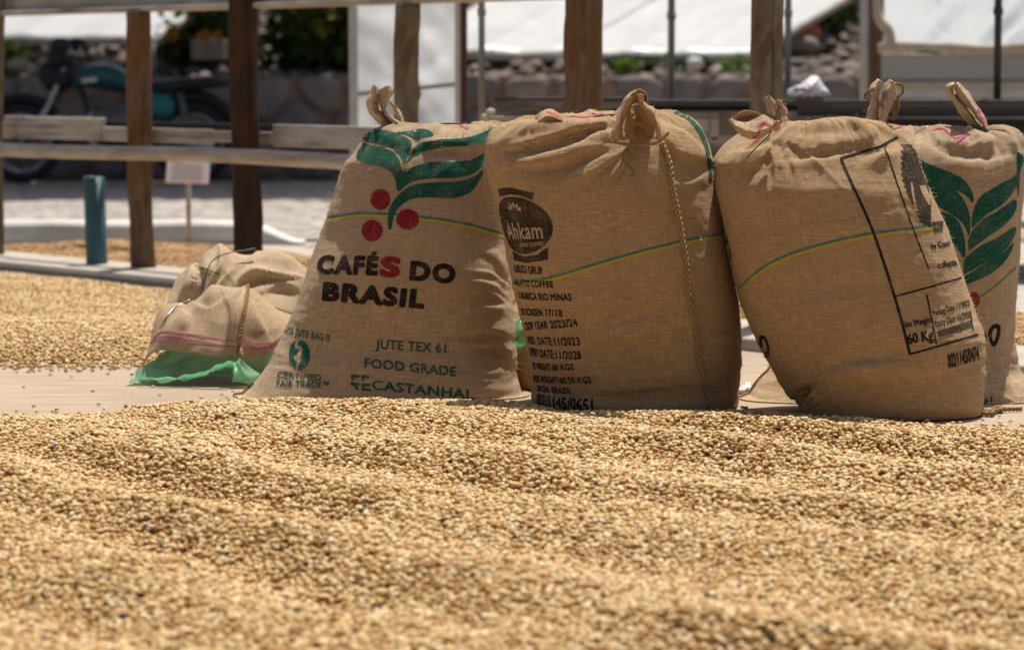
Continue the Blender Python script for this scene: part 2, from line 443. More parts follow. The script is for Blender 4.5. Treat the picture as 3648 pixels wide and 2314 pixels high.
def mat_sheet(name, col, trans, rough=0.35, alpha=1.0, bmp=0.01):
    m, nt, b = new_mat(name)
    co = nd(nt, 'ShaderNodeTexCoord').outputs['Object']
    n = noise_tex(nt, mapping(nt, co, (1, 1, 0.4)), 2.2, 4.0, 0.55, 0.8)
    c = mixc(nt, ramp(nt, n, [(0.35, (0, 0, 0)), (0.7, (1, 1, 1))]), col, tuple(x * 0.86 for x in col))
    nt.links.new(c, b.inputs['Base Color'])
    b.inputs['Roughness'].default_value = rough
    b.inputs['Specular IOR Level'].default_value = 0.4
    bump(nt, b, n, bmp)
    tr = nd(nt, 'ShaderNodeBsdfTranslucent', {'Color': c})
    mx = nd(nt, 'ShaderNodeMixShader', {0: trans, 1: b.outputs[0], 2: tr.outputs[0]})
    out = mx.outputs[0]
    if alpha < 1:
        tp = nd(nt, 'ShaderNodeBsdfTransparent', {'Color': (0.9, 0.92, 0.95, 1)})
        out = nd(nt, 'ShaderNodeMixShader', {0: 1 - alpha, 1: out, 2: tp.outputs[0]}).outputs[0]
    nt.links.new(out, nt.nodes['Material Output'].inputs[0])
    return m

M['white_sheet'] = mat_sheet('white_plastic_sheet', (0.80, 0.81, 0.83), 0.35)
M['clear_sheet'] = mat_sheet('milky_plastic_film', (0.66, 0.69, 0.74), 0.62, 0.3, 0.94, 0.02)
M['trough_film'] = mat_sheet('grey_translucent_film', (0.37, 0.435, 0.50), 0.45, 0.5, 1.0, 0.02)  # grey-blue film colour, duller than the white sheets
M['green_film'] = mat_sheet('green_plastic_liner', (0.42, 0.80, 0.53), 0.60, 0.10, 1.0, 0.012)

def mat_bean(name, stops, under=False):
    m, nt, b = new_mat(name)
    b.inputs['Roughness'].default_value = 0.5
    b.inputs['Specular IOR Level'].default_value = 0.3
    at_ = nd(nt, 'ShaderNodeAttribute', attribute_type='INSTANCER', attribute_name='shade')
    co = nd(nt, 'ShaderNodeTexCoord').outputs['Object']
    col = ramp(nt, at_.outputs['Fac'], stops)
    n = noise_tex(nt, co, 260.0, 2.0)
    col = mixc(nt, mth(nt, 'MULTIPLY', ramp(nt, n, [(0.4, (0, 0, 0)), (0.75, (1, 1, 1))]), 0.35), col, (0.30, 0.16, 0.05, 1))
    nt.links.new(col, b.inputs['Base Color'])
    return m

BEAN_STOPS = [(0.0, (0.022, 0.014, 0.010)), (0.009, (0.022, 0.014, 0.010)), (0.013, (0.20, 0.09, 0.03)), (0.04, (0.38, 0.195, 0.055)),
              (0.22, (0.52, 0.305, 0.10)), (0.50, (0.63, 0.42, 0.17)), (0.80, (0.73, 0.555, 0.285)), (1.0, (0.75, 0.64, 0.42))]
M['bean'] = mat_bean('parchment_bean', BEAN_STOPS)
M['bean_orange'] = mat_bean('amber_bean', [(0.0, (0.04, 0.02, 0.012)), (0.02, (0.22, 0.09, 0.025)), (0.4, (0.47, 0.27, 0.09)), (0.8, (0.60, 0.37, 0.14)), (1.0, (0.62, 0.44, 0.21))])
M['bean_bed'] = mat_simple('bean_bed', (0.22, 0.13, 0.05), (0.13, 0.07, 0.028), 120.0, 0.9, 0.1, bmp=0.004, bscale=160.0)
M['bean_single'] = mat_simple('loose_parchment_bean', (0.60, 0.42, 0.20), (0.46, 0.28, 0.10), 300.0, 0.5, 0.35)

# ------------------------------------------------------------------ the setting: ground, street, kerbs
def quad_sheet(name, pts, z, mat, kind='structure'):
    o = mesh_obj(name, [(p[0], p[1], z) for p in pts], [tuple(range(len(pts)))], mat, flat=True)
    o['kind'] = kind
    return o

quad_sheet('ground', [(-400, -60), (400, -60), (400, 900), (-400, 900)], -0.02, M['earth'])

# line of the bed of posts: oblique, from back left to front right
L0 = np.array([-1.47, 12.26]); LD = np.array([0.617, -0.787]); LN = np.array([0.787, 0.617])   # LN points away from the camera
def ln(s, n): return L0 + LD * s + LN * n
def on_line(px, n=0.0):                               # s where the sight line of column px crosses the line offset by n
    k = (px - 1824) / FPX * math.cos(PITCH) * 1.0
    k = (px - 1824) / FPX
    p = L0 + LN * n
    return (k * p[1] - p[0]) / (LD[0] - k * LD[1])
def line_Y(px, n=0.0): return ln(on_line(px, n), n)[1]

a, b = ln(-12, -0.32), ln(14, -0.32)
quad_sheet('drying_floor', [(-9, 1.0), (12, 1.0), (b[0], b[1]), (a[0], a[1])], 0.0, M['slab'])
quad_sheet('back_floor', [tuple(ln(-12, 0.12)), tuple(ln(14, 0.12)), tuple(ln(14, 9)), tuple(ln(-12, 9))], -0.008, M['kerb'])

kb = MB()
a, b = np.array([*ln(-12, -0.10), 0.0]), np.array([*ln(14, -0.10), 0.0])
kb.bar(a + (0, 0, 0.0), b + (0, 0, 0.0), 0.46, 0.075)
o = kb.build('kerb', M['kerb'], bevel=0.008); o['kind'] = 'structure'

m, nt, bs = new_mat('pale_cobbles')
co = nd(nt, 'ShaderNodeTexCoord').outputs['Object']
vr = nd(nt, 'ShaderNodeTexVoronoi', {'Vector': mapping(nt, co, (7, 7, 7)), 'Scale': 1.0}, feature='DISTANCE_TO_EDGE')
vc = nd(nt, 'ShaderNodeTexVoronoi', {'Vector': mapping(nt, co, (7, 7, 7)), 'Scale': 1.0})
cc = ramp(nt, nd(nt, 'ShaderNodeSeparateColor', {0: vc.outputs['Color']}).outputs[0], [(0, (0.30, 0.27, 0.245)), (1, (0.46, 0.425, 0.385))])
gap = ramp(nt, vr.outputs[0], [(0.02, (1, 1, 1)), (0.12, (0, 0, 0))])
nt.links.new(mixc(nt, gap, cc, (0.20, 0.17, 0.14, 1)), bs.inputs['Base Color'])
bs.inputs['Roughness'].default_value = 0.8
bump(nt, bs, mth(nt, 'MINIMUM', vr.outputs[0], 0.25), 0.06)
quad_sheet('street', [(-30, 15.0), (30, 15.0), (30, 23.5), (-30, 23.5)], 0.004, m)

# whitewashed kerb with a ramped round end
kerbY = 14.75
xa, xb = at(-900, 800, kerbY)[0], at(1085, 800, kerbY)[0]
prof = [(-0.13, 0.0), (-0.125, 0.075), (-0.10, 0.098), (0.10, 0.098), (0.125, 0.08), (0.13, 0.0)]
V, F = [], []
xs = np.concatenate([np.linspace(xa, xb - 0.40, 12), np.linspace(xb - 0.36, xb, 10)])
for x in xs:
    t = smooth(xb - 0.30, xb, x)
    for (y, z) in prof:
        V.append((x, kerbY + 0.13 + y * (1 - 0.2 * t) - 0.10 * t * t, z * (1 - 0.93 * t) + 0.004 * math.sin(x * 9 + y * 30)))
n = len(prof)
F = [(i * n + k, (i + 1) * n + k, (i + 1) * n + k + 1, i * n + k + 1) for i in range(len(xs) - 1) for k in range(n - 1)]
tag(mesh_obj('white_kerb', V, F, M['white_kerb']), None, None, kind='structure')

# ------------------------------------------------------------------ stone wall, each stone a piece
WY, WTOP = 23.35, 0.80
wall = thing('stone_wall', 'low retaining wall of large grey stones set in pinkish mortar behind the street', 'wall', (-0.6, WY, 0))
wx0, wx1 = -6.0, 4.6
mb = MB(); mb.box(((wx0 + wx1) / 2, WY + 0.16, 0.385), (wx1 - wx0, 0.28, 0.78)); mb.build('mortar', M['mortar'], wall, flat=True)

def clip_poly(poly, p, nrm):
    out = []
    for i in range(len(poly)):
        a, b = poly[i], poly[(i + 1) % len(poly)]
        da, db = (a - p) @ nrm, (b - p) @ nrm
        if da <= 0: out.append(a)
        if da * db < 0: out.append(a + (b - a) * (da / (da - db)))
    return out

def voronoi_cells(x0, x1, z0, z1, sx, sz, seed):
    r = np.random.default_rng(seed)
    pts = []
    for j, z in enumerate(np.arange(z0 + sz / 2, z1, sz)):
        for x in np.arange(x0 + sx * (0.25 + 0.5 * (j % 2)), x1, sx):
            pts.append((x + r.uniform(-.34, .34) * sx, z + r.uniform(-.30, .30) * sz))
    pts = np.array(pts)
    for i, p in enumerate(pts):
        poly = [np.array(q) for q in ((x0, z0), (x1, z0), (x1, z1), (x0, z1))]
        for j, q in enumerate(pts):
            if i != j and np.linalg.norm(p - q) < 3 * max(sx, sz):
                poly = clip_poly(poly, (p + q) / 2, (q - p))
                if len(poly) < 3: break
        if len(poly) >= 3: yield p, np.array(poly)

stone_mats = [mat_simple('wall_stone_%d' % k, c, tuple(x * 0.72 for x in c), 7.0, 0.9, 0.15, bmp=0.012, bscale=24.0) for k, c in enumerate(
    [(0.29, 0.25, 0.235), (0.24, 0.21, 0.205), (0.34, 0.275, 0.24), (0.36, 0.235, 0.195), (0.26, 0.225, 0.215)])]
srng = np.random.default_rng(5)
for p, poly in voronoi_cells(wx0, wx1, 0.0, WTOP, 0.40, 0.27, 21):
    c = poly.mean(0)
    rings = []
    q = []
    for i in range(len(poly)):                       # round the corners a little
        a, b, d = poly[i - 1], poly[i], poly[(i + 1) % len(poly)]
        q += [b + (a - b) * 0.22, b + (d - b) * 0.22]
    q = np.array(q)
    nq = len(q)
    V = []
    for f, y in ((0.88, 0.05), (0.88, -0.003), (0.80, -0.024), (0.5, -0.034)):
        for k, v in enumerate(q):
            w = c + (v - c) * f
            V.append((w[0], WY + y + srng.uniform(-.004, .004), w[1]))
    F = [(r * nq + k, r * nq + (k + 1) % nq, (r + 1) * nq + (k + 1) % nq, (r + 1) * nq + k) for r in range(3) for k in range(nq)]
    F.append(tuple(3 * nq + k for k in range(nq)))
    mesh_obj('stone', V, F, stone_mats[srng.integers(0, 5)], wall)

# ------------------------------------------------------------------ rubble slope above the wall
def slope_h(x, y):
    return 0.70 + 0.145 * (y - 23.5) + 0.13 * fbm(x * 0.9, y * 0.9, 3, 4) * smooth(23.5, 25, y)
gx, gy = np.meshgrid(np.linspace(-14, 14, 120), np.linspace(23.5, 52, 110))
gz = slope_h(gx, gy)
V = np.stack([gx, gy, gz], -1).reshape(-1, 3)
nx = 120
F = [(j * nx + i, j * nx + i + 1, (j + 1) * nx + i + 1, (j + 1) * nx + i) for j in range(109) for i in range(nx - 1)]
M['soil'] = mat_simple('stony_soil', (0.155, 0.12, 0.098), (0.095, 0.072, 0.060), 4.0, 0.95, 0.1, bmp=0.05, bscale=9.0)
tag(mesh_obj('hillside', V, F, M['soil']), None, None, kind='structure')

def rock_mesh(r, seed, subdiv=2):
    bm = bmesh.new(); bmesh.ops.create_icosphere(bm, subdivisions=subdiv, radius=1)
    rr = np.random.default_rng(seed); ax = rr.uniform(-1, 1, (5, 3))
    V = []
    for v in bm.verts:
        p = np.array(v.co); s = 1.0
        for a in ax:
            s -= 0.55 * max(0, p @ a / np.linalg.norm(a) - 0.35)
        V.append(p * s * r * (1 + 0.06 * rr.uniform(-1, 1)))
    F = [tuple(x.index for x in f.verts) for f in bm.faces]
    bm.free()
    return np.array(V), F
rub = MB()
base_rocks = [rock_mesh(np.array([1.0, 0.9, 0.7]), 50 + k, 1) for k in range(6)]
for k in range(3000):
    x, y = srng.uniform(-5.5, 5.5), 23.6 + abs(srng.normal(0, 3.2))
    r = srng.uniform(0.03, 0.13)
    V, F = base_rocks[k % 6]
    t = srng.uniform(0, 6.28); c, s = math.cos(t), math.sin(t)
    W = V @ np.array([[c, s, 0], [-s, c, 0], [0, 0, 1]]) * r + (x, y, float(slope_h(x, y)) + r * 0.25)
    rub.add(W, F)
M['rubble'] = None
m, nt, bs = new_mat('rubble_rock')
g = nd(nt, 'ShaderNodeNewGeometry').outputs['Random Per Island']
nt.links.new(ramp(nt, g, [(0, (0.10, 0.08, 0.072)), (0.5, (0.19, 0.155, 0.135)), (1, (0.28, 0.23, 0.20))]), bs.inputs['Base Color'])
bs.inputs['Roughness'].default_value = 0.95
tag(rub.build('rubble', m, flat=True), 'loose grey brown rubble covering the slope above the stone wall', 'rubble', kind='stuff')
for (px, py, Y, r, col, lab) in [(60, 238, 23.5, 0.10, (0.42, 0.36, 0.29), 'pale tan rock on the wall top by the front of the motorcycle'),
                                 (112, 243, 23.5, 0.085, (0.50, 0.45, 0.40), 'whitish rock on the wall top under the motorcycle mirrors'),
                                 (160, 236, 23.5, 0.085, (0.45, 0.36, 0.28), 'buff rock resting on the wall top beside the headlight'),
                                 (2872, 118, 25.5, 0.13, (0.50, 0.18, 0.10), 'orange red brick lump lying on the rubble slope'),
                                 (2855, 160, 25.2, 0.16, (0.27, 0.23, 0.22), 'big grey boulder below the orange lump on the slope'),
                                 (2470, 235, 23.55, 0.10, (0.50, 0.52, 0.48), 'pale stone on the wall top under the white roofs')]:
    V, F = rock_mesh(np.array([1.0, 0.9, 0.72]), int(px), 2)
    tag(mesh_obj('rock', V * r + at(px, py, Y), F, mat_simple('rock_%d' % px, col, tuple(x * .8 for x in col), 9, 0.9, 0.15, bmp=0.01, bscale=30)), lab, 'rock', 'distinct rocks above the wall')

# ------------------------------------------------------------------ foliage
def leaves(n, sampler, size, mb, seed, droop=0.0):
    r = np.random.default_rng(seed)
    for k in range(n):
        p = sampler(r)
        d = r.normal(0, 1, 3); d[2] -= droop; d /= np.linalg.norm(d)
        w = np.cross(d, r.normal(0, 1, 3)); w /= np.linalg.norm(w)
        nn = np.cross(d, w)
        L = size * r.uniform(0.6, 1.3); W = L * 0.24
        mb.add([p, p + d * L * .35 + w * W + nn * L * .05, p + d * L * .35 - w * W + nn * L * .05, p + d * L * .75 + w * W * .7 + nn * L * .04, p + d * L * .75 - w * W * .7 + nn * L * .04, p + d * L],
               [(0, 1, 2), (1, 3, 4, 2), (3, 5, 4)])

def shrub(name, label, c, rad, n, size, mat, seed, flowers=None, stems=5):
    base = np.array([c[0], c[1], float(slope_h(c[0], c[1]))])
    t = thing(name, label, 'shrub', base)
    r = np.random.default_rng(seed)
    clumps = [np.array(c) + r.normal(0, 0.42, 3) * rad for _ in range(14)]
    def smp(rr):
        q = clumps[rr.integers(0, len(clumps))]
        return q + rr.normal(0, 0.26, 3) * rad
    mb = MB(); leaves(n, smp, size, mb, seed); mb.build('foliage', mat, t)
    mb = MB()
    for k in range(stems):
        q = clumps[k]
        mb.tube(curve([base, (base + q) / 2 + r.normal(0, .04, 3), q], 8), np.linspace(0.018, 0.006, 8), 6)
    mb.build('stem', M['bark'], t)
    if flowers:
        for (px, py, Y, s) in flowers:
            mb = MB(); cc = at(px, py, Y)
            for k in range(26):
                d = r.normal(0, 1, 3); d /= np.linalg.norm(d)
                w = np.cross(d, r.normal(0, 1, 3)); w /= np.linalg.norm(w)
                mb.add([cc + d * s * .2, cc + d * s + w * s * .5, cc + d * s * 1.3, cc + d * s - w * s * .5], [(0, 1, 2, 3)])
            mb.build('flower', M['petal'], t)
    return t

shrub('flowering_shrub', 'dark green shrub with yellow flowers behind the motorcycle seat', at(715, 150, 24.6), np.array([0.26, 0.35, 0.34]), 800, 0.13, M['leaf'], 31,
      [(612, 124, 24.0, 0.045), (610, 98, 24.05, 0.04), (725, 128, 24.0, 0.042), (772, 130, 24.0, 0.04)])
shrub('yellow_green_shrub', 'yellow green leafy sprig at the corner of the left white roof', at(735, 65, 24.7), np.array([0.12, 0.2, 0.20]), 140, 0.13, M['leaf_yellow'], 32, stems=3)
shrub('dark_shrub', 'large dark leafy shrub left of the plastic covered frame', at(1085, 120, 24.6), np.array([0.60, 0.5, 0.52]), 2300, 0.15, M['leaf'], 33)
shrub('yellowing_shrub', 'yellowing leafy branches above the dark shrub', at(1150, 60, 24.2), np.array([0.22, 0.2, 0.2]), 120, 0.14, M['leaf_yellow'], 34, stems=3)
shrub('ground_plant', 'bright green leaves at the left edge on the wall top', at(10, 215, 23.6), np.array([0.13, 0.14, 0.12]), 150, 0.12, M['leaf_bright'], 35, stems=3)
shrub('low_shrub', 'low green leaves under the white roof behind the middle pipe', at(2340, 236, 24.1), np.array([0.42, 0.2, 0.045]), 300, 0.09, M['leaf'], 36, stems=3)
shrub('bright_sprig', 'bright yellow green leaf tuft at the wall top left of the middle pipe', at(2225, 238, 23.8), np.array([0.08, 0.1, 0.045]), 35, 0.09, M['leaf_bright'], 37, stems=2)
shrub('bright_low_plant', 'bright green leaf tuft at the wall top right of the middle pipe', at(2610, 236, 23.8), np.array([0.16, 0.1, 0.045]), 70, 0.09, M['leaf_bright'], 38, stems=2)
shrub('slope_plant', 'small bright green plant high on the rubble slope', at(2985, 50, 26.5), np.array([0.22, 0.2, 0.15]), 200, 0.13, M['leaf_bright'], 39, stems=2)

# shade tree: trunk behind the flowering shrub, crown above the frame
tb = at(850, 250, 25.2); tb[2] = float(slope_h(tb[0], tb[1])) - 0.05
tree = thing('shade_tree', 'shade tree whose dark trunk stands behind the motorcycle', 'tree', tb)
mb = MB()
mb.tube(curve([tb, tb + (0.05, -0.1, 1.4), tb + (-0.1, -0.7, 2.8), tb + (0.0, -1.6, 4.0)], 14), np.linspace(0.17, 0.08, 14), 10)
for k in range(7):
    a = k * 0.9
    mb.tube(curve([tb + (-0.1, -0.8, 2.8 + 0.1 * k), tb + (0.9 * math.cos(a), -1.4 + 0.8 * math.sin(a), 3.6), tb + (2.2 * math.cos(a), -2.0 + 1.9 * math.sin(a), 4.4)], 8), np.linspace(0.06, 0.02, 8), 6)
mb.build('trunk', M['bark'], tree)
cl = [tb + np.array([srng.uniform(-2.7, 2.1), srng.uniform(-3.0, -0.6), srng.uniform(3.4, 5.2)]) for _ in range(80)]
mb = MB(); leaves(8500, lambda r: cl[r.integers(0, 80)] + r.normal(0, 0.34, 3), 0.42, mb, 77, 0.5)
mb.build('crown', M['leaf'], tree)
mb = MB(); mb.box(at(745, 178, 24.15), (0.26, 0.24, 0.16)); 
tag(mb.build('concrete_block', mat_simple('pale_block', (0.28, 0.25, 0.21), (0.22, 0.20, 0.17), 6, 0.9, 0.1, bmp=.004, bscale=40), flat=True, bevel=0.012), 'pale concrete block among the shrubs behind the motorcycle', 'block')

# ------------------------------------------------------------------ white roofed solar dryers on the slope
def dryer(label, A, B, C, D, Y0, Y1, bars):
    """roof sheet A-B (near eave, left to right) to D-C (far edge); corners in photo pixels"""
    a, b, c, d = at(*A, Y0), at(*B, Y0), at(*C, Y1), at(*D, Y1)
    t = thing('solar_dryer', label, 'dryer', ((a + b) / 2)[[0, 1]].tolist() + [float(slope_h(*((a + b) / 2)[:2]))], 'white roofed solar dryers')
    nu, nv = 30, 14
    V = []
    for j in range(nv):
        for i in range(nu):
            u, v = i / (nu - 1), j / (nv - 1)
            p = (a * (1 - u) + b * u) * (1 - v) + (d * (1 - u) + c * u) * v
            p = p + np.array([0, 0, -0.018 * math.sin(math.pi * ((u * bars) % 1)) + 0.006 * float(vnoise(u * 14, v * 3, 5))])
            V.append(p)
    F = [(j * nu + i, j * nu + i + 1, (j + 1) * nu + i + 1, (j + 1) * nu + i) for j in range(nv - 1) for i in range(nu - 1)]
    o = mesh_obj('roof_sheet', V, F, M['white_sheet'], t)
    sm = o.modifiers.new('thick', 'SOLIDIFY'); sm.thickness = 0.006
    dz = np.array([0, 0, -0.035])
    for p, q in ((a, b), (b, c), (d, c), (a, d)):
        mb = MB(); mb.bar(p + dz, q + dz, 0.05, 0.045); mb.build('roof_beam', M['board'], t, flat=True)
    for p in (a, b, c, d):
        mb = MB(); g = float(slope_h(p[0], p[1])) - 0.05
        mb.tube([p + dz, (p[0], p[1], min(g, p[2] - 0.1))], 0.022, 8); mb.build('leg', M['pipe'], t)
    return t

dryer('white sheet roof of a low solar dryer above the motorcycle at left', (-420, 128), (545, 136), (1010, -160), (45, -160), 23.9, 26.2, 4)
dryer('white dryer roof between the red brown post and the knobbly timber post', (1400, 182), (1985, 190), (2560, -140), (1980, -140), 24.2, 27.2, 2)
dryer('white dryer roof behind the middle metal pipe', (1992, 190), (2660, 192), (3235, -140), (2567, -140), 24.2, 27.2, 3)

# ------------------------------------------------------------------ motorcycle in the shade
MY = 22.55
def q(px, py, dy=0.0): return at(px, py, MY + dy)
bike = thing('motorcycle', 'teal and black motorcycle parked in the shade before the stone wall', 'motorcycle', (at(380, 650, MY)[0], MY, 0.0))
AX = (0, 1, 0)
def wheel(px, rad):
    c = at(px, 505, MY); c[2] = rad + 0.005
    t = MB().torus(c, AX, rad - 0.042, 0.042, 48, 10).build('tyre', M['rubber'], bike)
    rim = MB().torus(c, AX, rad - 0.085, 0.014, 40, 8, sx=1.5).build('rim', M['chrome'], bike)
    hub = MB().tube([c - (0, .06, 0), c + (0, .06, 0)], 0.05, 16).build('hub', M['alloy'], bike)
    sp = MB()
    for k in range(24):
        a = 2 * math.pi * k / 24; b_ = a + (0.35 if k % 2 else -0.35)
        y = 0.03 if k % 4 < 2 else -0.03
        sp.tube([c + (0.05 * math.cos(a), y, 0.05 * math.sin(a)), c + ((rad - .09) * math.cos(b_), 0, (rad - .09) * math.sin(b_))], 0.0022, 4)
    sp.build('spokes', M['chrome'], rim)
    return c
wf = wheel(78, 0.297)
wr = wheel(690, 0.297)
for s in (-0.075, 0.075):
    MB().tube(curve([wf + (0, s, 0), q(160, 400, s), q(205, 300, s), q(228, 235, s)], 12), [0.026] * 6 + [0.019] * 6, 10).build('fork_leg', M['chrome'], bike)
MB().torus(wf, AX, 0.335, 0.045, 24, 8, R(40), R(165), sx=1.2).build('front_fender', M['dark_plastic'], bike)
hl = q(175, 262); MB().ball(hl, (0.085, 0.085, 0.095)).build('headlight', M['dark_plastic'], bike)
MB().ball(q(215, 205), (0.10, 0.13, 0.10), e=0.8).build('instrument_cluster', M['dark_plastic'], bike)
MB().ball(q(205, 275), (0.11, 0.10, 0.11), e=0.7).build('headlight_cowl', M['dark_plastic'], bike)
MB().tube(curve([q(300, 200, -.36), q(250, 190, -.30), q(235, 215, -.1), q(235, 215, .1), q(250, 190, .30), q(300, 200, .36)], 30), 0.012, 8).build('handlebar', M['chrome'], bike)
for s in (-1, 1):
    MB().tube([q(302, 200, .34 * s), q(262, 192, .30 * s)], 0.02, 10).build('grip', M['dark_plastic'], bike)
    MB().tube(curve([q(262, 195, .27 * s), q(268 + 20 * s, 175, .29 * s), q(255 + 30 * s, 160, .30 * s)], 8), 0.007, 6).build('mirror_stalk', M['chrome'], bike)
    MB().ball(q(245 + 28 * s, 158, .31 * s), (0.075, 0.02, 0.048), e=0.8).build('mirror', M['dark_plastic'], bike)
# tank lofted along its length
V, F = [], []
prof = [(262, 300, .05, .06), (285, 275, .10, .12), (330, 270, .13, .15), (390, 268, .135, .16), (440, 285, .12, .135), (480, 305, .08, .09), (498, 315, .03, .04)]
n = 16
for (px, py, hy, hz) in prof:
    c = q(px, py)
    for k in range(n):
        t_ = 2 * math.pi * k / n
        V.append(c + (0, hy * math.copysign(abs(math.cos(t_)) ** .75, math.cos(t_)), hz * 0.62 * math.copysign(abs(math.sin(t_)) ** .8, math.sin(t_))))
F = [(i * n + k, i * n + (k + 1) % n, (i + 1) * n + (k + 1) % n, (i + 1) * n + k) for i in range(len(prof) - 1) for k in range(n)] + [tuple(range(n)), tuple((len(prof) - 1) * n + k for k in range(n))]
tk = mesh_obj('fuel_tank', V, F, M['teal'], bike)
tk.modifiers.new('sub', 'SUBSURF').render_levels = 2
MB().tube([q(400, 233), q(400, 226)], 0.035, 14).build('fuel_cap', M['chrome'], bike)
MB().box(q(318, 285, -.135), (0.11, 0.008, 0.035), X=(1, 0, .15)).build('tank_badge', M['chrome'], bike, bevel=.003)
sp_ = MB(); sp_.ball(q(572, 375, -.09), (0.11, 0.035, 0.085), X=(1, 0, -.25), e=0.7)
sp_.build('side_panel', M['teal_bright'], bike)
V = []
for (px, py, w, h) in [(470, 318, .10, .05), (540, 312, .13, .07), (620, 305, .14, .075), (700, 296, .13, .075), (780, 292, .11, .06), (820, 292, .06, .04)]:
    c = q(px, py)
    V.append((c, w, h))
sv, sf = [], []
for c, w, h in V:
    for k in range(12):
        t_ = 2 * math.pi * k / 12
        sv.append(c + (0, w * math.copysign(abs(math.cos(t_)) ** .6, math.cos(t_)), h * .7 * math.copysign(abs(math.sin(t_)) ** .7, math.sin(t_))))
sf = [(i * 12 + k, i * 12 + (k + 1) % 12, (i + 1) * 12 + (k + 1) % 12, (i + 1) * 12 + k) for i in range(5) for k in range(12)] + [tuple(range(12)), tuple(60 + k for k in range(12))]
mesh_obj('seat', sv, sf, M['seat'], bike)
MB().box(q(690, 282, -.02), (0.17, 0.18, 0.02), X=(1, 0, .12)).build('seat_highlight', mat_simple('seat_highlight_blue', (0.10, 0.11, 0.20), (0.14, 0.15, 0.24), 20, 0.35, 0.5), bike, bevel=.006)  # bluish highlight of the seat, put in as a coloured pad
MB().ball(q(395, 440), (0.17, 0.13, 0.13), e=0.6).build('crankcase', M['alloy'], bike)
cy = MB()
for k in range(7):
    cy.box(q(352 - k * 2, 385 - k * 9), (0.15 - .005 * k, 0.14, 0.010), X=(1, 0, .25))
cy.build('cylinder_fins', M['alloy'], bike, flat=True)
MB().tube(curve([q(235, 270), q(300, 340), q(330, 470), q(420, 520), q(520, 480), q(560, 360), q(480, 330), q(300, 300)], 40), 0.020, 8).build('frame', M['dark_plastic'], bike)
MB().tube(curve([q(330, 400, -.11), q(300, 460, -.14), q(380, 545, -.15), q(560, 545, -.16), q(760, 520, -.17)], 30), np.concatenate([np.full(14, .02), np.linspace(.025, .042, 16)]), 10).build('exhaust_pipe', M['chrome'], bike)
for s in (-.11, .11):
    MB().tube([q(640, 330, s), wr + (0, s, 0.0)], 0.026, 10).build('rear_shock', M['alloy'], bike)
    MB().tube([q(470, 495, s * .8), wr + (0, s * .8, 0)], 0.018, 8).build('swing_arm', M['dark_plastic'], bike)
MB().torus(wr, AX, 0.345, 0.045, 24, 8, R(20), R(120), sx=1.4).build('rear_fender', M['dark_plastic'], bike)
MB().ball(q(850, 330), (0.05, 0.07, 0.04)).build('tail_light', mat_simple('red_lens', (0.25, 0.01, 0.01), (0.3, 0.02, 0.02), 20, 0.25, 0.5), bike)
MB().tube(curve([q(430, 500, -.12), q(450, 590, -.18), q(470, 650, -.24)], 8), 0.011, 6).build('kick_stand', M['dark_plastic'], bike)

# ------------------------------------------------------------------ timber posts along the kerb
def post(label, px_top, py_top, px_bot, n_off, wpx, mat, knots=(), lean=0.0, foot=0.037):
    s = on_line((px_top + px_bot) / 2, n_off); base = ln(s, n_off); Y = base[1]
    a, b = at(px_bot, 262 + (CAM_H - foot) * FPX / Y, Y), at(px_top, py_top, Y)
    a[2] = foot - 0.02
    r0 = wpx * Y / FPX / 2
    N, S = 40, 20
    V = []
    for j in range(N):
        t = j / (N - 1); c = a * (1 - t) + b * t
        c = c + np.array([0.006 * math.sin(t * 5 + px_top), 0, 0])
        for k in range(S):
            th = 2 * math.pi * k / S
            r = r0 * (1 + 0.085 * float(vnoise(k * .55, t * 5, int(abs(px_top)))) + 0.05 * float(vnoise(k * 1.7, t * 14, int(abs(px_top)) + 1)))
            for (kt, ka, kr) in knots:
                d = ((t - kt) / 0.025) ** 2 + ((math.atan2(math.sin(th - ka), math.cos(th - ka))) / 0.5) ** 2
                r += kr * math.exp(-d)
            V.append(c + r * np.array([math.cos(th), math.sin(th), 0]))
    F = [(j * S + k, j * S + (k + 1) % S, (j + 1) * S + (k + 1) % S, (j + 1) * S + k) for j in range(N - 1) for k in range(S)] + [tuple((N - 1) * S + k for k in range(S))]
    V = np.array(V)
    o = mesh_obj('timber_post', V - a, F, mat)
    o.location = a
    return tag(o, label, 'post', 'timber posts along the kerb')

post('weathered brown timber post beside the blue pipe stub', 487, 42, 512, 0.0, 90, M['post_brown'])
post('dark cracked timber post standing behind the empty sack pile', 868, -40, 880, -0.02, 104, M['post_dark'])
post('dark grey brown post with a knot behind the leaf printed sack', 1447, 12, 1462, 0.0, 88, M['post_grey'], [(0.70, 0.0, 0.012)])
post('thick orange brown post behind the sack with the coffee cup emblem', 2086, -60, 2062, 0.0, 132, M['post_brown'], [(0.62, 3.14, 0.012)])
post('grey timber post behind the two right hand sacks', 2740, -60, 2722, 0.0, 112, M['post_grey'])
post('pale thin timber post cut by the left photo edge', -10, -20, -8, -0.02, 46, M['post_grey'])

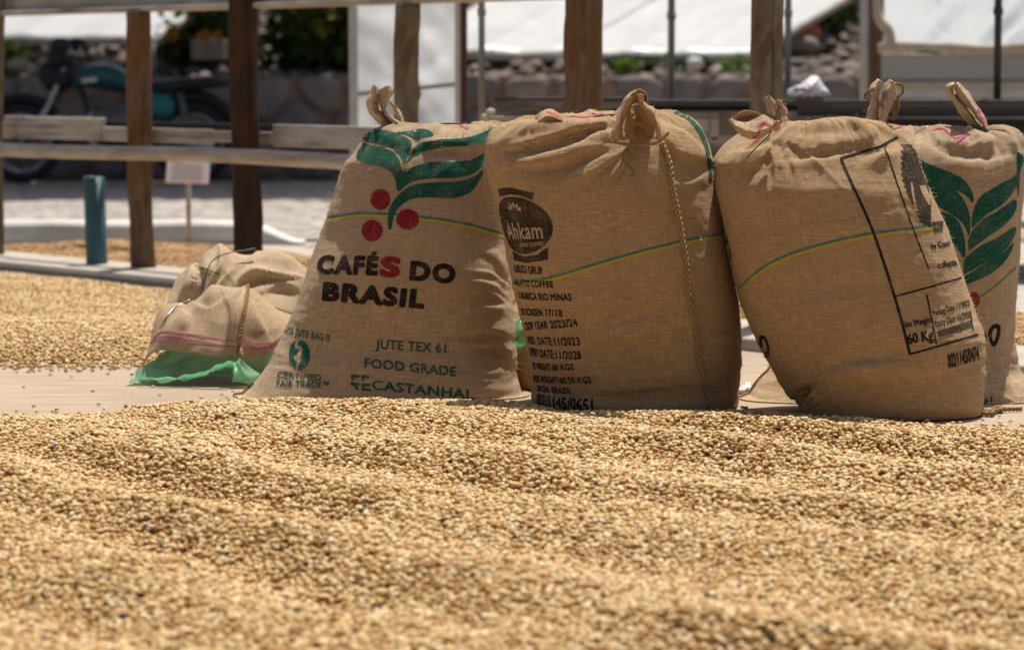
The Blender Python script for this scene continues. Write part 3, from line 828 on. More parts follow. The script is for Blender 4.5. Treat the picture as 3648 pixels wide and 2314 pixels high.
# raised bed: upper boards on the posts, lower tray boards and rail
def along(px0, px1, n, z0, z1, th, name, mat, parent, bev=0.004):
    p, r_ = ln(on_line(px0, n), n), ln(on_line(px1, n), n)
    mb = MB(); mb.bar((p[0], p[1], (z0 + z1) / 2), (r_[0], r_[1], (z0 + z1) / 2), th, z1 - z0)
    return mb.build(name, mat, parent, flat=True, bevel=bev)
bed = thing('raised_drying_bed', 'two tier raised drying bed of grey boards on the timber posts', 'drying bed', (*ln(0.6, 0.05), 0.03))
along(-260, 2010, 0.06, 1.075, 1.20, 0.03, 'upper_board', M['board'], bed)
along(-260, 2010, 0.03, 1.055, 1.075, 0.09, 'upper_ledge', M['board'], bed)
along(-260, 2010, 1.0, 1.09, 1.20, 0.03, 'upper_board', M['board'], bed)
rp = [np.array([*ln(s_, -0.13), 0.497 + 0.006 * math.sin(s_ * 2.1)]) for s_ in np.linspace(-1.6, 2.6, 20)]
MB().tube(rp, 0.028, 12).build('rail', M['board'], bed)
for (p0, p1, z0, z1, mt) in [(28, 372, 0.535, 0.628, 'board'), (-200, 26, 0.535, 0.60, 'board'), (376, 756, 0.535, 0.592, 'board'), (760, 978, 0.545, 0.588, 'board'), (982, 1420, 0.535, 0.618, 'board')]:
    along(p0, p1, 0.075, z0, z1, 0.028, 'tray_board', M[mt], bed)
along(370, 985, 0.10, 0.585, 0.617, 0.02, 'mesh_edge', M['black_mesh'], bed)
# blue pipe stub
s_ = on_line(345, -0.02); bp = np.array([*ln(s_, -0.02), 0.03]); tp = at(337, 628, bp[1])
N = 24; V = []; 
for (c, r_) in ((bp, .042), (tp, .042), (tp, .037), (bp * .3 + tp * .7, .037)):
    for k in range(N):
        t_ = 2 * math.pi * k / N; V.append(c + r_ * np.array([math.cos(t_), math.sin(t_), 0]))
F = [(j * N + k, j * N + (k + 1) % N, (j + 1) * N + (k + 1) % N, (j + 1) * N + k) for j in range(3) for k in range(N)]
pipe = thing('pipe_stub', 'blue plastic pipe stub standing beside the brown timber post', 'pipe', bp)
mesh_obj('pipe_wall', V, F, M['pvc'], pipe)
mb = MB(); mb.bar(bp + (-.043, -.004, 0.0), tp + (-.043, -.004, -0.001), 0.02, 0.003, up=(1, 0, 0)); mb.build('cement_smear', M['pvc_dust'], pipe, flat=True)

# notice on a stake
sy = 14.2
sg = thing('notice_sign', 'small white notice card on a thin stake behind the rail', 'sign', gnd(652, 886))
a, b = at(590, 655, sy), at(742, 660, sy); c, d = at(748, 553, sy), at(598, 550, sy)
mb = MB(); mid = (a + b + c + d) / 4; mb.box(mid, (0.198, 0.008, 0.136), X=b - a, Z=(0, .42, .9)); mb.build('card', M['paper'], sg, flat=True, bevel=.002)
for k in range(5):
    mb = MB(); mb.box(mid + np.array([0.0, .42, .907]) * (0.044 - 0.021 * k) + (0, -.0055, .0025), (0.15 - .02 * (k % 2), 0.002, 0.007), Z=(0, .42, .9)); mb.build('print_line', M['print_grey'], sg, flat=True)
mb = MB(); mb.tube([(mid[0], sy + .014, 0), (mid[0], sy + .014, mid[2] + .0)], 0.011, 8); mb.build('stake', M['board'], sg)

# ------------------------------------------------------------------ metal pipes, plastic covered frame
def pipe_post(label, px, Y, wpx, ztop, mat, name='pipe_post'):
    c = at(px, 300, Y); r_ = wpx * Y / FPX / 2
    mb = MB(); mb.tube([(0, 0, 0), (0, 0, ztop * .5), (0, 0, ztop)], r_, 14)
    for z in (0.02, ztop * .55):
        mb.tube([(0, 0, z), (0, 0, z + .03)], r_ * 1.3, 14)
    o = mb.build(name, mat); o.location = (c[0], Y, 0)
    return tag(o, label, 'pipe', 'upright metal pipes of the drying beds')
pipe_post('grey metal pipe right of the red brown steel post', 1716, 12.6, 24, 1.9, M['pipe'])
pipe_post('grey metal pipe above the knotted ear of the emblem sack', 2391, 13.4, 26, 1.9, M['pipe'])
pipe_post('thin grey pipe close against the grey timber post', 2806, 12.9, 24, 1.9, M['pipe'])
pipe_post('dark pipe above the loop ear of the rightmost sack', 3553, 12.4, 27, 1.9, M['pipe_dark'])
pipe_post('pale pipe left of the brown timber at the grey trough', 3076, 17.0, 26, 2.2, M['frame'])
st = at(1652, 200, 13.2)
mb = MB(); mb.box((0, 0, 1.0), (0.030, 0.05, 2.0)); o = mb.build('steel_post', M['rust'], flat=True, bevel=.003); o.location = (st[0], 13.2, 0)
tag(o, 'red brown square steel post beside the plastic covered frame', 'post')
c = at(3115, 150, 17.1)
mb = MB(); mb.tube([(0, 0, 0), (0.01, 0, 1.0), (0, 0, 2.1)], 0.045, 12); o = mb.build('timber_upright', M['post_brown']); o.location = (c[0], 17.1, 0)
tag(o, 'brown timber upright at the left end of the grey trough', 'post')

fr = thing('film_covered_frame', 'pale frame covered with milky plastic film behind the leaf printed sack', 'frame', (at(1440, 480, 15)[0], 15.0, 0))
def fbar(p0, p1, w, mat, name, Y=15.0):
    mb = MB(); mb.bar(at(*p0, Y), at(*p1, Y), w, w, up=(0, 1, 0.01)); return mb.build(name, mat, fr, flat=True, bevel=.003)
fbar((1257, -60), (1262, 560), 0.042, M['frame'], 'upright')
fbar((1632, -60), (1632, 560), 0.032, M['frame'], 'upright')
fbar((1262, 337), (1630, 300), 0.020, M['pipe'], 'crossbar')
fbar((1262, 545), (1630, 545), 0.03, M['frame'], 'crossbar')
a, b, c, d = at(1262, 545, 15.04), at(1632, 545, 15.04), at(1632, -60, 15.04), at(1257, -60, 15.04)
V = []
for j in range(30):
    for i in range(24):
        u, v = i / 23, j / 29
        p = (a * (1 - u) + b * u) * (1 - v) + (d * (1 - u) + c * u) * v
        p[1] += 0.05 * math.sin(math.pi * u) * math.sin(math.pi * v) * (1 + float(fbm(u * 3, v * 3, 8))) + .018 * abs(float(vnoise(u * 5 + v * 7, v * 3 - u * 4, 9)))
        V.append(p)
F = [(j * 24 + i, j * 24 + i + 1, (j + 1) * 24 + i + 1, (j + 1) * 24 + i) for j in range(29) for i in range(23)]
o = mesh_obj('plastic_film', V, F, M['clear_sheet'], fr)
for px in (1262, 1632):
    p = at(px, 545, 15.0); mb = MB(); mb.box((p[0], 15.0, p[2] / 2), (0.035, 0.035, p[2])); mb.build('leg', M['frame'], fr, flat=True)

# ------------------------------------------------------------------ mesh beds on the right
MYB = 12.2
mbd = thing('mesh_drying_bed', 'raised bed with black mesh sides running behind the right hand sacks', 'drying bed', (at(3000, 400, MYB)[0], MYB, 0))
def hbar(px0, px1, y0, y1, Y, mat, name, th=0.03, parent=None, bev=.003):
    a, b = at(px0, (y0 + y1) / 2, Y), at(px1, (y0 + y1) / 2, Y)
    mb = MB(); mb.bar(a, b, th, abs(y1 - y0) * Y / FPX); return mb.build(name, mat, parent, flat=True, bevel=bev)
hbar(2120, 4300, 356, 374, MYB, M['pipe_dark'], 'rim', .05, mbd)
hbar(2840, 4300, 374, 414, MYB + .03, M['grey_mesh'], 'side_mesh', .01, mbd)
hbar(2120, 2840, 374, 396, MYB + .03, M['black_mesh'], 'side_mesh', .01, mbd)
hbar(2840, 4300, 424, 470, MYB + .02, M['black_mesh'], 'mesh_skirt', .012, mbd)
hbar(2120, 4300, 414, 424, MYB, M['board_dull'], 'rail', .05, mbd)
a = at(2120, 380, MYB); b = at(4300, 380, MYB)
o = mesh_obj('tray_mesh', [(a[0], MYB + .04, a[2]), (b[0], MYB + .04, b[2]), (b[0], MYB + 1.3, b[2]), (a[0], MYB + 1.3, a[2])], [(0, 1, 2, 3)], M['black_mesh'], mbd, flat=True)
for px in (2140, 2900, 3595, 4280):
    p = at(px, 420, MYB + .05); mb = MB(); mb.box((p[0], p[1], p[2] / 2), (.06, .06, p[2])); mb.build('leg', M['board_dull'], mbd, flat=True, bevel=.004)
for (p0, p1, y0, y1, mt) in [(2400, 2525, 402, 470, 'frame'), (2530, 2560, 402, 500, 'frame'), (2565, 2700, 425, 480, 'board_dull'), (2500, 2720, 486, 512, 'board')]:
    hbar(p0, p1, y0, y1, MYB + .1, M[mt], 'side_board', .02, mbd)

gb = thing('grey_board_bed', 'grey board drying bed with a pale pole left of the orange brown post', 'drying bed', (at(1900, 400, 11.8)[0], 11.8, 0))
hbar(1760, 2300, 346, 357, 11.8, M['pipe_dark'], 'rim', .03, gb)
hbar(1745, 2300, 360, 388, 11.8, M['board_dull'], 'side_board', .025, gb)
hbar(1745, 2300, 394, 412, 11.8, M['board_dull'], 'side_board', .025, gb)
mb = MB(); mb.tube([at(1725, 424, 11.7), at(2300, 424, 11.7)], 0.011, 10); mb.build('pole', M['board'], gb)
for (px, py) in ((1748, 399), (1730, 418)):
    MB().ball(at(px, py, 11.68), (.018, .02, .014)).build('pole_end', M['board'], gb)
hbar(1740, 2300, 436, 470, 11.82, M['black_mesh'], 'mesh_skirt', .012, gb)
for px in (1760, 2280):
    p = at(px, 440, 11.85); mb = MB(); mb.box((p[0], p[1], p[2] / 2), (.05, .05, p[2])); mb.build('leg', M['board_dull'], gb, flat=True)

tr = thing('covered_trough', 'long grey trough with rolled beige cloth under a milky plastic cover', 'trough', (at(3500, 300, 16.5)[0], 16.5, 0))
hbar(3140, 5200, 192, 290, 16.5, M['trough'], 'trough_side', .04, tr, .01)
hbar(3140, 5200, 290, 318, 16.48, M['beige_cloth'], 'lower_ledge', .05, tr, .01)
hbar(3130, 5200, 318, 350, 16.5, M['frame'], 'base_board', .04, tr)
rp = np.array([at(px, 172 + 6 * math.sin(px * .013), 16.45) for px in range(3130, 5200, 60)])
MB().tube(rp, np.array([0.028 + .006 * math.sin(i * 1.7) for i in range(len(rp))]), 12).build('cloth_roll', M['beige_cloth'], tr)
MB().tube(curve([at(3120, -60, 16.5), at(3130, 60, 16.45), at(3165, 110, 16.42), at(3172, 170, 16.43)], 16), np.linspace(.022, .03, 16), 10).build('cloth_end', M['beige_cloth'], tr)
V = []; nu, nv = 60, 16
for j in range(nv):
    for i in range(nu):
        u, v = i / (nu - 1), j / (nv - 1)
        p = at(3150 + 1900 * u, 165 - 330 * v, 16.5 + .9 * v)
        p[1] += 0.02 * float(vnoise(u * 40 - v * 6, v * 1.2, 41)) + 0.03 * float(vnoise(u * 10 - v * 3, v * 2, 42))
        V.append(p)
F = [(j * nu + i, j * nu + i + 1, (j + 1) * nu + i + 1, (j + 1) * nu + i) for j in range(nv - 1) for i in range(nu - 1)]
mesh_obj('plastic_cover', V, F, M['trough_film'], tr)
for px in (3160, 3900, 4600):
    p = at(px, 340, 16.55); mb = MB(); mb.box((p[0], p[1], p[2] / 2), (.06, .06, p[2])); mb.build('leg', M['board_dull'], tr, flat=True)

# white plastic lumps
def lump(name, label, poly, Y, mat, seed, dy=0.06):
    P = np.array([at(x, y, Y) for x, y in poly]); c = P.mean(0)
    V = [c + (0, -dy, 0)]; n = len(P)
    r = np.random.default_rng(seed)
    for f, y in ((.45, -dy * .8), (.8, -dy * .4), (1.0, 0.0)):
        for p in P: V.append(c + (p - c) * f + (0, y + r.uniform(-.3, .3) * dy, 0))
    V.append(c + (0, dy, 0))
    F = [(0, 1 + k, 1 + (k + 1) % n) for k in range(n)]
    F += [(1 + j * n + k, 1 + (j + 1) * n + k, 1 + (j + 1) * n + (k + 1) % n, 1 + j * n + (k + 1) % n) for j in range(2) for k in range(n)]
    F += [(3 * n + 1, 1 + 2 * n + (k + 1) % n, 1 + 2 * n + k) for k in range(n)]
    return tag(mesh_obj(name, V, F, mat, flat=False), label, 'plastic')
lump('plastic_bundle', 'crumpled white plastic bundle on the mesh bed rim', curve([(2800, 352), (2806, 320), (2850, 300), (2888, 272), (2912, 272), (2932, 300), (2962, 345), (2900, 354), (2800, 352)], 26)[:-1], 12.25, M['scrap'], 3, .1)
lump('plastic_scrap', 'crumpled white plastic scrap on the concrete between two sacks', [(2590, 1412), (2600, 1385), (2640, 1378), (2662, 1362), (2676, 1362), (2684, 1380), (2700, 1385), (2690, 1404), (2640, 1418)], 7.78, M['scrap'], 4, .05)
# ------------------------------------------------------------------ cloth surfaces, prints on them
M['fibre'] = mat_simple('stray_jute_fibre', (0.62, 0.48, 0.31), (0.50, 0.36, 0.20), 90.0, 0.9, 0.1)
class Surf:
    """a grid of cloth points P[row, column] with its own coordinates in metres"""
    def __init__(s, P, U=None, V=None):
        s.P = np.asarray(P, float); s.nv, s.nu = s.P.shape[:2]
        if U is None:
            d = np.linalg.norm(np.diff(s.P, axis=1), axis=2).mean(0); U = np.concatenate([[0], np.cumsum(d)])
            d = np.linalg.norm(np.diff(s.P, axis=0), axis=2).mean(1); V = np.concatenate([[0], np.cumsum(d)])
        s.U, s.V = np.asarray(U, float), np.asarray(V, float)
        s.normals(); s.bvh = None
    def normals(s):
        gu, gv = np.gradient(s.P, axis=1), np.gradient(s.P, axis=0)
        n = np.cross(gu, gv); n /= np.linalg.norm(n, axis=2)[..., None] + 1e-12
        c = n[s.nv // 2, s.nu // 2]
        s.flip = c[1] > 0                              # the middle of every cloth looks at the viewer's side
        s.N = -n if s.flip else n
    def faces(s):
        i, j = np.meshgrid(np.arange(s.nu - 1), np.arange(s.nv - 1))
        a = (j * s.nu + i).ravel()
        return np.stack([a, a + s.nu, a + s.nu + 1, a + 1] if s.flip else [a, a + 1, a + s.nu + 1, a + s.nu], 1)
    def uvs(s):
        return np.stack(np.meshgrid(s.U, s.V), -1).reshape(-1, 2)
    def build(s, name, mat, parent=None, thick=0.0):
        o = mesh_obj(name, s.P.reshape(-1, 3), s.faces(), mat, parent, uv=s.uvs())
        if thick:
            m = o.modifiers.new('thick', 'SOLIDIFY'); m.thickness = thick; m.offset = -1
        return o
    def cast(s, px, py):
        if s.bvh is None:
            s.bvh = BVHTree.FromPolygons([Vector(p) for p in s.P.reshape(-1, 3)], s.faces().tolist())
        return s.bvh.ray_cast(Vector(CAM), Vector(ray(px, py)))
    def cell(s, loc, idx):
        j, i = divmod(idx, s.nu - 1)
        p, eu, ev = s.P[j, i], s.P[j, i + 1] - s.P[j, i], s.P[j + 1, i] - s.P[j, i]
        A = np.stack([eu, ev], 1)
        ab = np.linalg.lstsq(A, np.array(loc) - p, rcond=None)[0]
        return (s.U[i] + ab[0] * (s.U[i + 1] - s.U[i]), s.V[j] + ab[1] * (s.V[j + 1] - s.V[j]))
    def px2uv(s, px, py):
        loc, n, idx, d = s.cast(px, py)
        return None if loc is None else np.array(s.cell(loc, idx))
    def eval(s, u, v):
        fi = np.interp(u, s.U, np.arange(s.nu)); fj = np.interp(v, s.V, np.arange(s.nv))
        i = np.clip(fi.astype(int), 0, s.nu - 2); j = np.clip(fj.astype(int), 0, s.nv - 2)
        a, b = (fi - i)[:, None], (fj - j)[:, None]
        f = lambda G: (G[j, i] * (1 - a) + G[j, i + 1] * a) * (1 - b) + (G[j + 1, i] * (1 - a) + G[j + 1, i + 1] * a) * b
        N = f(s.N)
        return f(s.P), N / (np.linalg.norm(N, axis=1)[:, None] + 1e-9)
    def fold(s, px_line, sigma, amp, kind='G', ends=True):
        """press or raise a fold along a line given where it is seen"""
        L = curve(px_line, 60 if len(px_line) > 2 else 30); nL = len(L) - 1
        X, Y = project(s.P)
        front = s.N[..., 1] < 0.25
        best = np.full(X.shape, 1e9); side = np.zeros(X.shape); par = np.zeros(X.shape)
        T = np.gradient(L, axis=0)
        for k in range(len(L)):
            dx, dy = X - L[k, 0], Y - L[k, 1]
            d = np.hypot(dx, dy); m = d < best
            best = np.where(m, d, best); par = np.where(m, k / nL, par)
            side = np.where(m, np.sign(T[k, 0] * dy - T[k, 1] * dx), side)
        q = best / sigma
        w = np.exp(-q * q / 2)
        if kind == 'S': w = side * q * np.exp(-q) * 2.4
        if kind == 'C': w = np.exp(-q)
        if ends: w = w * np.sqrt(np.clip(np.sin(np.pi * np.clip(par, .02, .98)), 0, 1))
        s.P = s.P + s.N * (w * amp * front)[..., None]
        s.normals(); s.bvh = None

def gather(S, tie, a0, a1, n, l0, l1, amp, seed, sig=8.0):
    """creases fanning out from where the cloth is tied"""
    r = np.random.default_rng(seed)
    for k in range(n):
        a = math.radians(a0 + (a1 - a0) * (k + r.uniform(.2, .8)) / n); L = r.uniform(l0, l1)
        b = a + r.uniform(-.25, .25)
        p1 = (tie[0] + L * .5 * math.cos(a), tie[1] + L * .5 * math.sin(a)); p2 = (p1[0] + L * .5 * math.cos(b), p1[1] + L * .5 * math.sin(b))
        S.fold([tie, p1, p2], sig * r.uniform(.7, 1.5), amp * (1 if k % 2 else -1) * r.uniform(.6, 1.2), 'C')

def text_outline(body, space=1.0):
    """outline of a line of lettering, cap height 1"""
    cu = bpy.data.curves.new('lettering', 'FONT')
    cu.body = body; cu.size = 1.0; cu.space_character = space
    cu.resolution_u = 3; cu.dimensions = '2D'; cu.fill_mode = 'FRONT'
    ob = bpy.data.objects.new('lettering', cu); COL.objects.link(ob)
    dg = bpy.context.evaluated_depsgraph_get()
    me = ob.evaluated_get(dg).to_mesh()
    V = np.array([v.co[:2] for v in me.vertices])
    cnt = {}
    for p in me.polygons:
        for e in p.edge_keys: cnt[e] = cnt.get(e, 0) + 1
    E = np.array([e for e, c in cnt.items() if c == 1])
    ob.evaluated_get(dg).to_mesh_clear()
    bpy.data.objects.remove(ob); bpy.data.curves.remove(cu)
    V[:, 0] -= V[:, 0].min()
    return V / 0.715, E

def text_fill(body, bold, space=1.0, res=20):
    """triangles of the lettering swollen by bold, from its distance field"""
    V, E = text_outline(body, space)
    st = 1.0 / res
    xs = np.arange(V[:, 0].min() - bold - 2 * st, V[:, 0].max() + bold + 2 * st, st)
    ys = np.arange(V[:, 1].min() - bold - 2 * st, V[:, 1].max() + bold + 2 * st, st)
    gx, gy = np.meshgrid(xs, ys); Q = np.stack([gx.ravel(), gy.ravel()], 1)
    D2 = np.full(len(Q), 1e9)
    for a, b in zip(V[E[:, 0]], V[E[:, 1]]):
        lo, hi = np.minimum(a, b) - .22, np.maximum(a, b) + .22
        m = np.nonzero((Q[:, 0] > lo[0]) & (Q[:, 0] < hi[0]) & (Q[:, 1] > lo[1]) & (Q[:, 1] < hi[1]))[0]
        d = b - a; t = np.clip(((Q[m] - a) @ d) / (d @ d + 1e-12), 0, 1)
        D2[m] = np.minimum(D2[m], ((Q[m] - a - t[:, None] * d) ** 2).sum(1))
    F = np.sqrt(D2); F = np.where(inside(Q, V, E), F, -F) + bold
    F = F.reshape(gx.shape); nx = len(xs)
    out, ids, tris = [], {}, []
    def vid(key, p):
        if key not in ids: ids[key] = len(out); out.append(p)
        return ids[key]
    for j, i in zip(*np.nonzero(np.maximum.reduce([F[:-1, :-1], F[1:, :-1], F[:-1, 1:], F[1:, 1:]]) > 0)):
        cs = [(j, i), (j, i + 1), (j + 1, i + 1), (j + 1, i)]
        poly = []
        for k in range(4):
            a, b = cs[k], cs[(k + 1) % 4]; fa, fb = F[a], F[b]
            pa, pb = np.array([xs[a[1]], ys[a[0]]]), np.array([xs[b[1]], ys[b[0]]])
            if fa > 0: poly.append(vid(a, pa))
            if (fa > 0) != (fb > 0):
                poly.append(vid((min(a, b), max(a, b)), pa + (pb - pa) * fa / (fa - fb)))
        tris += [(poly[0], poly[k], poly[k + 1]) for k in range(1, len(poly) - 1)]
    P = np.array(out)
    P[:, 0] -= P[:, 0].min(); P[:, 1] = (P[:, 1] + bold) / (1 + 2 * bold)
    return P, np.array(tris)

def loops_to_outline(loops):
    V, E = [], []
    for L in loops:
        b = len(V); n = len(L)
        V += [tuple(p) for p in L]; E += [(b + i, b + (i + 1) % n) for i in range(n)]
    return np.array(V, float), np.array(E)

def inside(pts, V, E):
    a, b = V[E[:, 0]], V[E[:, 1]]
    c = np.zeros(len(pts), int)
    for k in range(len(E)):
        (x1, y1), (x2, y2) = a[k], b[k]
        if y1 == y2: continue
        m = (pts[:, 1] >= min(y1, y2)) & (pts[:, 1] < max(y1, y2))
        xi = x1 + (pts[:, 1] - y1) * (x2 - x1) / (y2 - y1)
        c += m & (xi > pts[:, 0])
    return c % 2 == 1

def fill2d(V, E, step):
    """triangles filling an outline, with points no farther apart than step"""
    P, EE = [tuple(v) for v in V], []
    for a, b in E:
        d = np.linalg.norm(V[a] - V[b]); n = max(1, int(math.ceil(d / step)))
        last = a
        for k in range(1, n):
            P.append(tuple(V[a] + (V[b] - V[a]) * k / n)); EE.append((last, len(P) - 1)); last = len(P) - 1
        EE.append((last, b))
    lo, hi = V.min(0), V.max(0)
    gx, gy = np.meshgrid(np.arange(lo[0], hi[0], step), np.arange(lo[1], hi[1], step))
    g = np.stack([gx.ravel() + 0.37 * step, gy.ravel() + 0.29 * step], 1)
    g = g[inside(g, V, E)] if len(g) else g
    P += [tuple(p) for p in g]
    vo, eo, fo, *_ = geometry.delaunay_2d_cdt([Vector(p) for p in P], [tuple(map(int, e)) for e in EE], [], 0, 1e-6)
    vo = np.array([tuple(v) for v in vo])
    F = np.array([f[:3] for f in fo])
    cen = vo[F].mean(1)
    return vo, F[inside(cen, V, E)]

def drop_specks(F, n):
    """keep only the largest connected piece"""
    par = list(range(n))
    def find(a):
        while par[a] != a: par[a] = par[par[a]]; a = par[a]
        return a
    for a, b, c in F: par[find(a)] = find(b); par[find(b)] = find(c)
    root = np.array([find(f[0]) for f in F]); v, c = np.unique(root, return_counts=True)
    return F[root == v[c.argmax()]]

def lay_uv(surf, name, uv, F, mat, parent, off, single=False):
    ok = (uv[:, 0] > surf.U[0]) & (uv[:, 0] < surf.U[-1]) & (uv[:, 1] > surf.V[0]) & (uv[:, 1] < surf.V[-1])
    F = F[ok[F].all(1)]
    if not len(F): return None
    if single: F = drop_specks(F, len(uv))
    used, F = np.unique(F, return_inverse=True); F = F.reshape(-1, 3); uv = uv[used]
    p, n = surf.eval(uv[:, 0], uv[:, 1])
    return mesh_obj(name, p + n * off, F, mat, parent, uv=uv)

def print_uv(surf, name, V, E, O, X, Y, mat, parent, off=0.0011, step_m=0.006):
    """print laid on the cloth in its own coordinates: cloth = O + a X + b Y"""
    vo, F = fill2d(O + V[:, :1] * X + V[:, 1:] * Y, E, step_m)
    return lay_uv(surf, name, vo, F, mat, parent, off)

def lay_px(surf, name, vo, F, mat, parent, off=0.0011, single=False):
    uv = np.full((len(vo), 2), -9.0)
    for k, (x, y) in enumerate(vo):
        r = surf.px2uv(x, y)
        if r is not None: uv[k] = r
    F = F[(uv[F][..., 0] > -8).all(1)]
    if not len(F): return None
    e = np.abs(uv[F[:, 0]] - uv[F[:, 1]]).max(1) + np.abs(uv[F[:, 1]] - uv[F[:, 2]]).max(1)
    return lay_uv(surf, name, uv, F[e < 0.09], mat, parent, off, single)

def print_px(surf, name, V, E, mat, parent, off=0.0011, step=9.0):
    """print whose outline is given where it is seen on the cloth; carried over into cloth coordinates"""
    vo, F = fill2d(V, E, step)
    return lay_px(surf, name, vo, F, mat, parent, off, True)

def stroke(line, w, n=40):
    L = curve(line, n); T = np.gradient(L, axis=0); T /= np.linalg.norm(T, axis=1)[:, None]
    N = np.stack([-T[:, 1], T[:, 0]], 1)
    return np.vstack([L + N * w / 2, (L - N * w / 2)[::-1]])

def text_px(surf, name, body, p0, p1, up, mat, parent, bold=0.0, space=1.0, res=18):
    P, F = text_fill(body, bold, space, res)
    p0, p1, up = map(lambda a: np.array(a, float), (p0, p1, up))
    return lay_px(surf, name, p0 + P[:, :1] / P[:, 0].max() * (p1 - p0) + P[:, 1:] * up, F, mat, parent)

def text_uv(surf, name, body, pr, width, height, ang, mat, parent, bold=0.0, space=1.0, res=16):
    """right-aligned line ending at the seen point pr; width and cap height in metres along the cloth"""
    P, F = text_fill(body, bold, space, res)
    O = surf.px2uv(*pr)
    if O is None: return None
    X = np.array([math.cos(ang), math.sin(ang)]) * width / P[:, 0].max(); Y = np.array([-math.sin(ang), math.cos(ang)]) * height
    return lay_uv(surf, name, O + (P[:, :1] - P[:, 0].max()) * X + P[:, 1:] * Y, F, mat, parent, .0011)

def cv(ox, oy, sc):                                   # enlargement coordinates to photo pixels
    return lambda pts: [(ox + p[0] / sc, oy + p[1] / sc) + tuple(p[2:]) for p in pts]

def braid(path, r, pitch, name, mat, parent, strands=2):
    L = curve(path, max(20, int(sum(np.linalg.norm(np.diff(np.asarray(path), axis=0), axis=1)) / pitch * 6)))
    s = np.concatenate([[0], np.cumsum(np.linalg.norm(np.diff(L, axis=0), axis=1))])
    T = np.gradient(L, axis=0); T /= np.linalg.norm(T, axis=1)[:, None]
    A = np.cross(T, (0.2, 1.0, 0.1)); A /= np.linalg.norm(A, axis=1)[:, None]; B = np.cross(T, A)
    mb = MB()
    for k in range(strands):
        ph = 2 * math.pi * (s / pitch + k / strands)
        mb.tube(L + r * .6 * (A * np.cos(ph)[:, None] + B * np.sin(ph)[:, None]), r * .62, 6)
    return mb.build(name, mat, parent)

def on_cloth(surf, pts, off):
    out = []
    for x, y in pts:
        loc, n, i, d = surf.cast(x, y)
        if loc is not None:
            u, v = surf.cell(loc, i); p, nn = surf.eval(np.array([u]), np.array([v])); out.append(p[0] + nn[0] * off)
    return np.array(out)

def loft(curves, nu, nv, noise=0.004, seed=0, nscale=9.0):
    C = [np.array([at(*p) for p in curve([c for c in cur], nu)]) for cur in curves]
    C = np.array(C)                                    # k, nu, 3
    P = np.stack([curve(C[:, i], nv) for i in range(nu)], 1)
    S = Surf(P)
    u, v = np.meshgrid(S.U, S.V)
    S.P = S.P + S.N * (noise * fbm(u * nscale, v * nscale, seed, 3))[..., None]
    S.normals()
    return S

# ------------------------------------------------------------------ filled sacks
def sack_surface(rows, seed, nu=300, nv=210, lump=0.007, crumple=0.0015, lean=None):
    rows = np.array(rows, float)
    t = np.linspace(0, 1, nv)
    col = [pchip(rows[:, 0], rows[:, k], t) for k in range(1, 8)]
    P = np.zeros((nv, nu, 3))
    th = np.linspace(-math.pi / 2, 1.5 * math.pi, 1200)     # starts and ends at the back
    for j in range(nv):
        xl, yl, xr, yr, d, Yc, n = [c[j] for c in col]
        a, b = at(xl, yl, Yc), at(xr, yr, Yc)
        C, A = (a + b) / 2, (b - a) / 2
        cs, sn = np.cos(th), np.sin(th)
        e = 2.0 / n
        x = -np.sign(cs) * np.abs(cs) ** e; y = np.sign(sn) * np.abs(sn) ** e    # left at quarter turn, front at half
        R_ = C + x[:, None] * A + y[:, None] * np.array([0, -d, 0])
        s = np.concatenate([[0], np.cumsum(np.linalg.norm(np.diff(R_, axis=0), axis=1))])
        q = np.linspace(0, s[-1], nu)
        P[j] = np.stack([np.interp(q, s, R_[:, k]) for k in range(3)], 1)
    circ = np.linalg.norm(np.diff(P, axis=1), axis=2).sum(1)[nv // 4: 3 * nv // 4].mean()
    U = np.linspace(0, circ, nu)
    V = np.concatenate([[0], np.cumsum(np.linalg.norm(np.diff(P[:, nu // 2], axis=0), axis=1))])
    S = Surf(P, U, V)
    u, v = np.meshgrid(U, V); tt = v / V[-1]
    up = smooth(0.70, 0.93, tt); low = 1 - smooth(0.05, 0.40, tt)
    D = lump * fbm(u * 5.5, v * 5.0, seed, 3) * (0.5 + 0.5 * up + 0.4 * low)
    wr = fbm(u * 4.0 + 0.6 * fbm(u * 3, v * 3, seed + 9, 2), v * 34, seed + 3, 3)
    D += crumple * wr * (0.45 + 1.2 * low + 0.6 * up)
    D += 0.010 * up * fbm(u * 17 + v * 3, v * 5, seed + 5, 3) * smooth(1.0, 0.95, tt)
    D += 0.0006 * fbm(u * 60, v * 60, seed + 6, 2)
    S.P = S.P + S.N * D[..., None]
    S.P[..., 2] = np.maximum(S.P[..., 2], 0.003)
    S.normals()
    return S

def fuzz(S, parent, n, seed, reach=.40):
    """short stray fibres where the cloth turns out of sight"""
    r = np.random.default_rng(seed); mb = MB()
    D = S.P - CAM; D /= np.linalg.norm(D, axis=2)[..., None]
    m = np.abs((S.N * D).sum(2)) < reach
    jj, ii = np.nonzero(m & (S.P[..., 2] > .06))
    for k in r.integers(0, len(jj), n):
        p, nn = S.P[jj[k], ii[k]], S.N[jj[k], ii[k]]
        d = nn * .8 + r.normal(0, .55, 3); d /= np.linalg.norm(d); L = r.uniform(.003, .012)
        e = r.normal(0, .35, 3)
        mb.tube([p - nn * .001, p + d * L * .5, p + (d + e) * L], [.00045, .00036, .0002], 3, caps=False)
    o = mb.build('stray_fibres', M['fibre'], parent); o['kind'] = 'stuff'
    return o

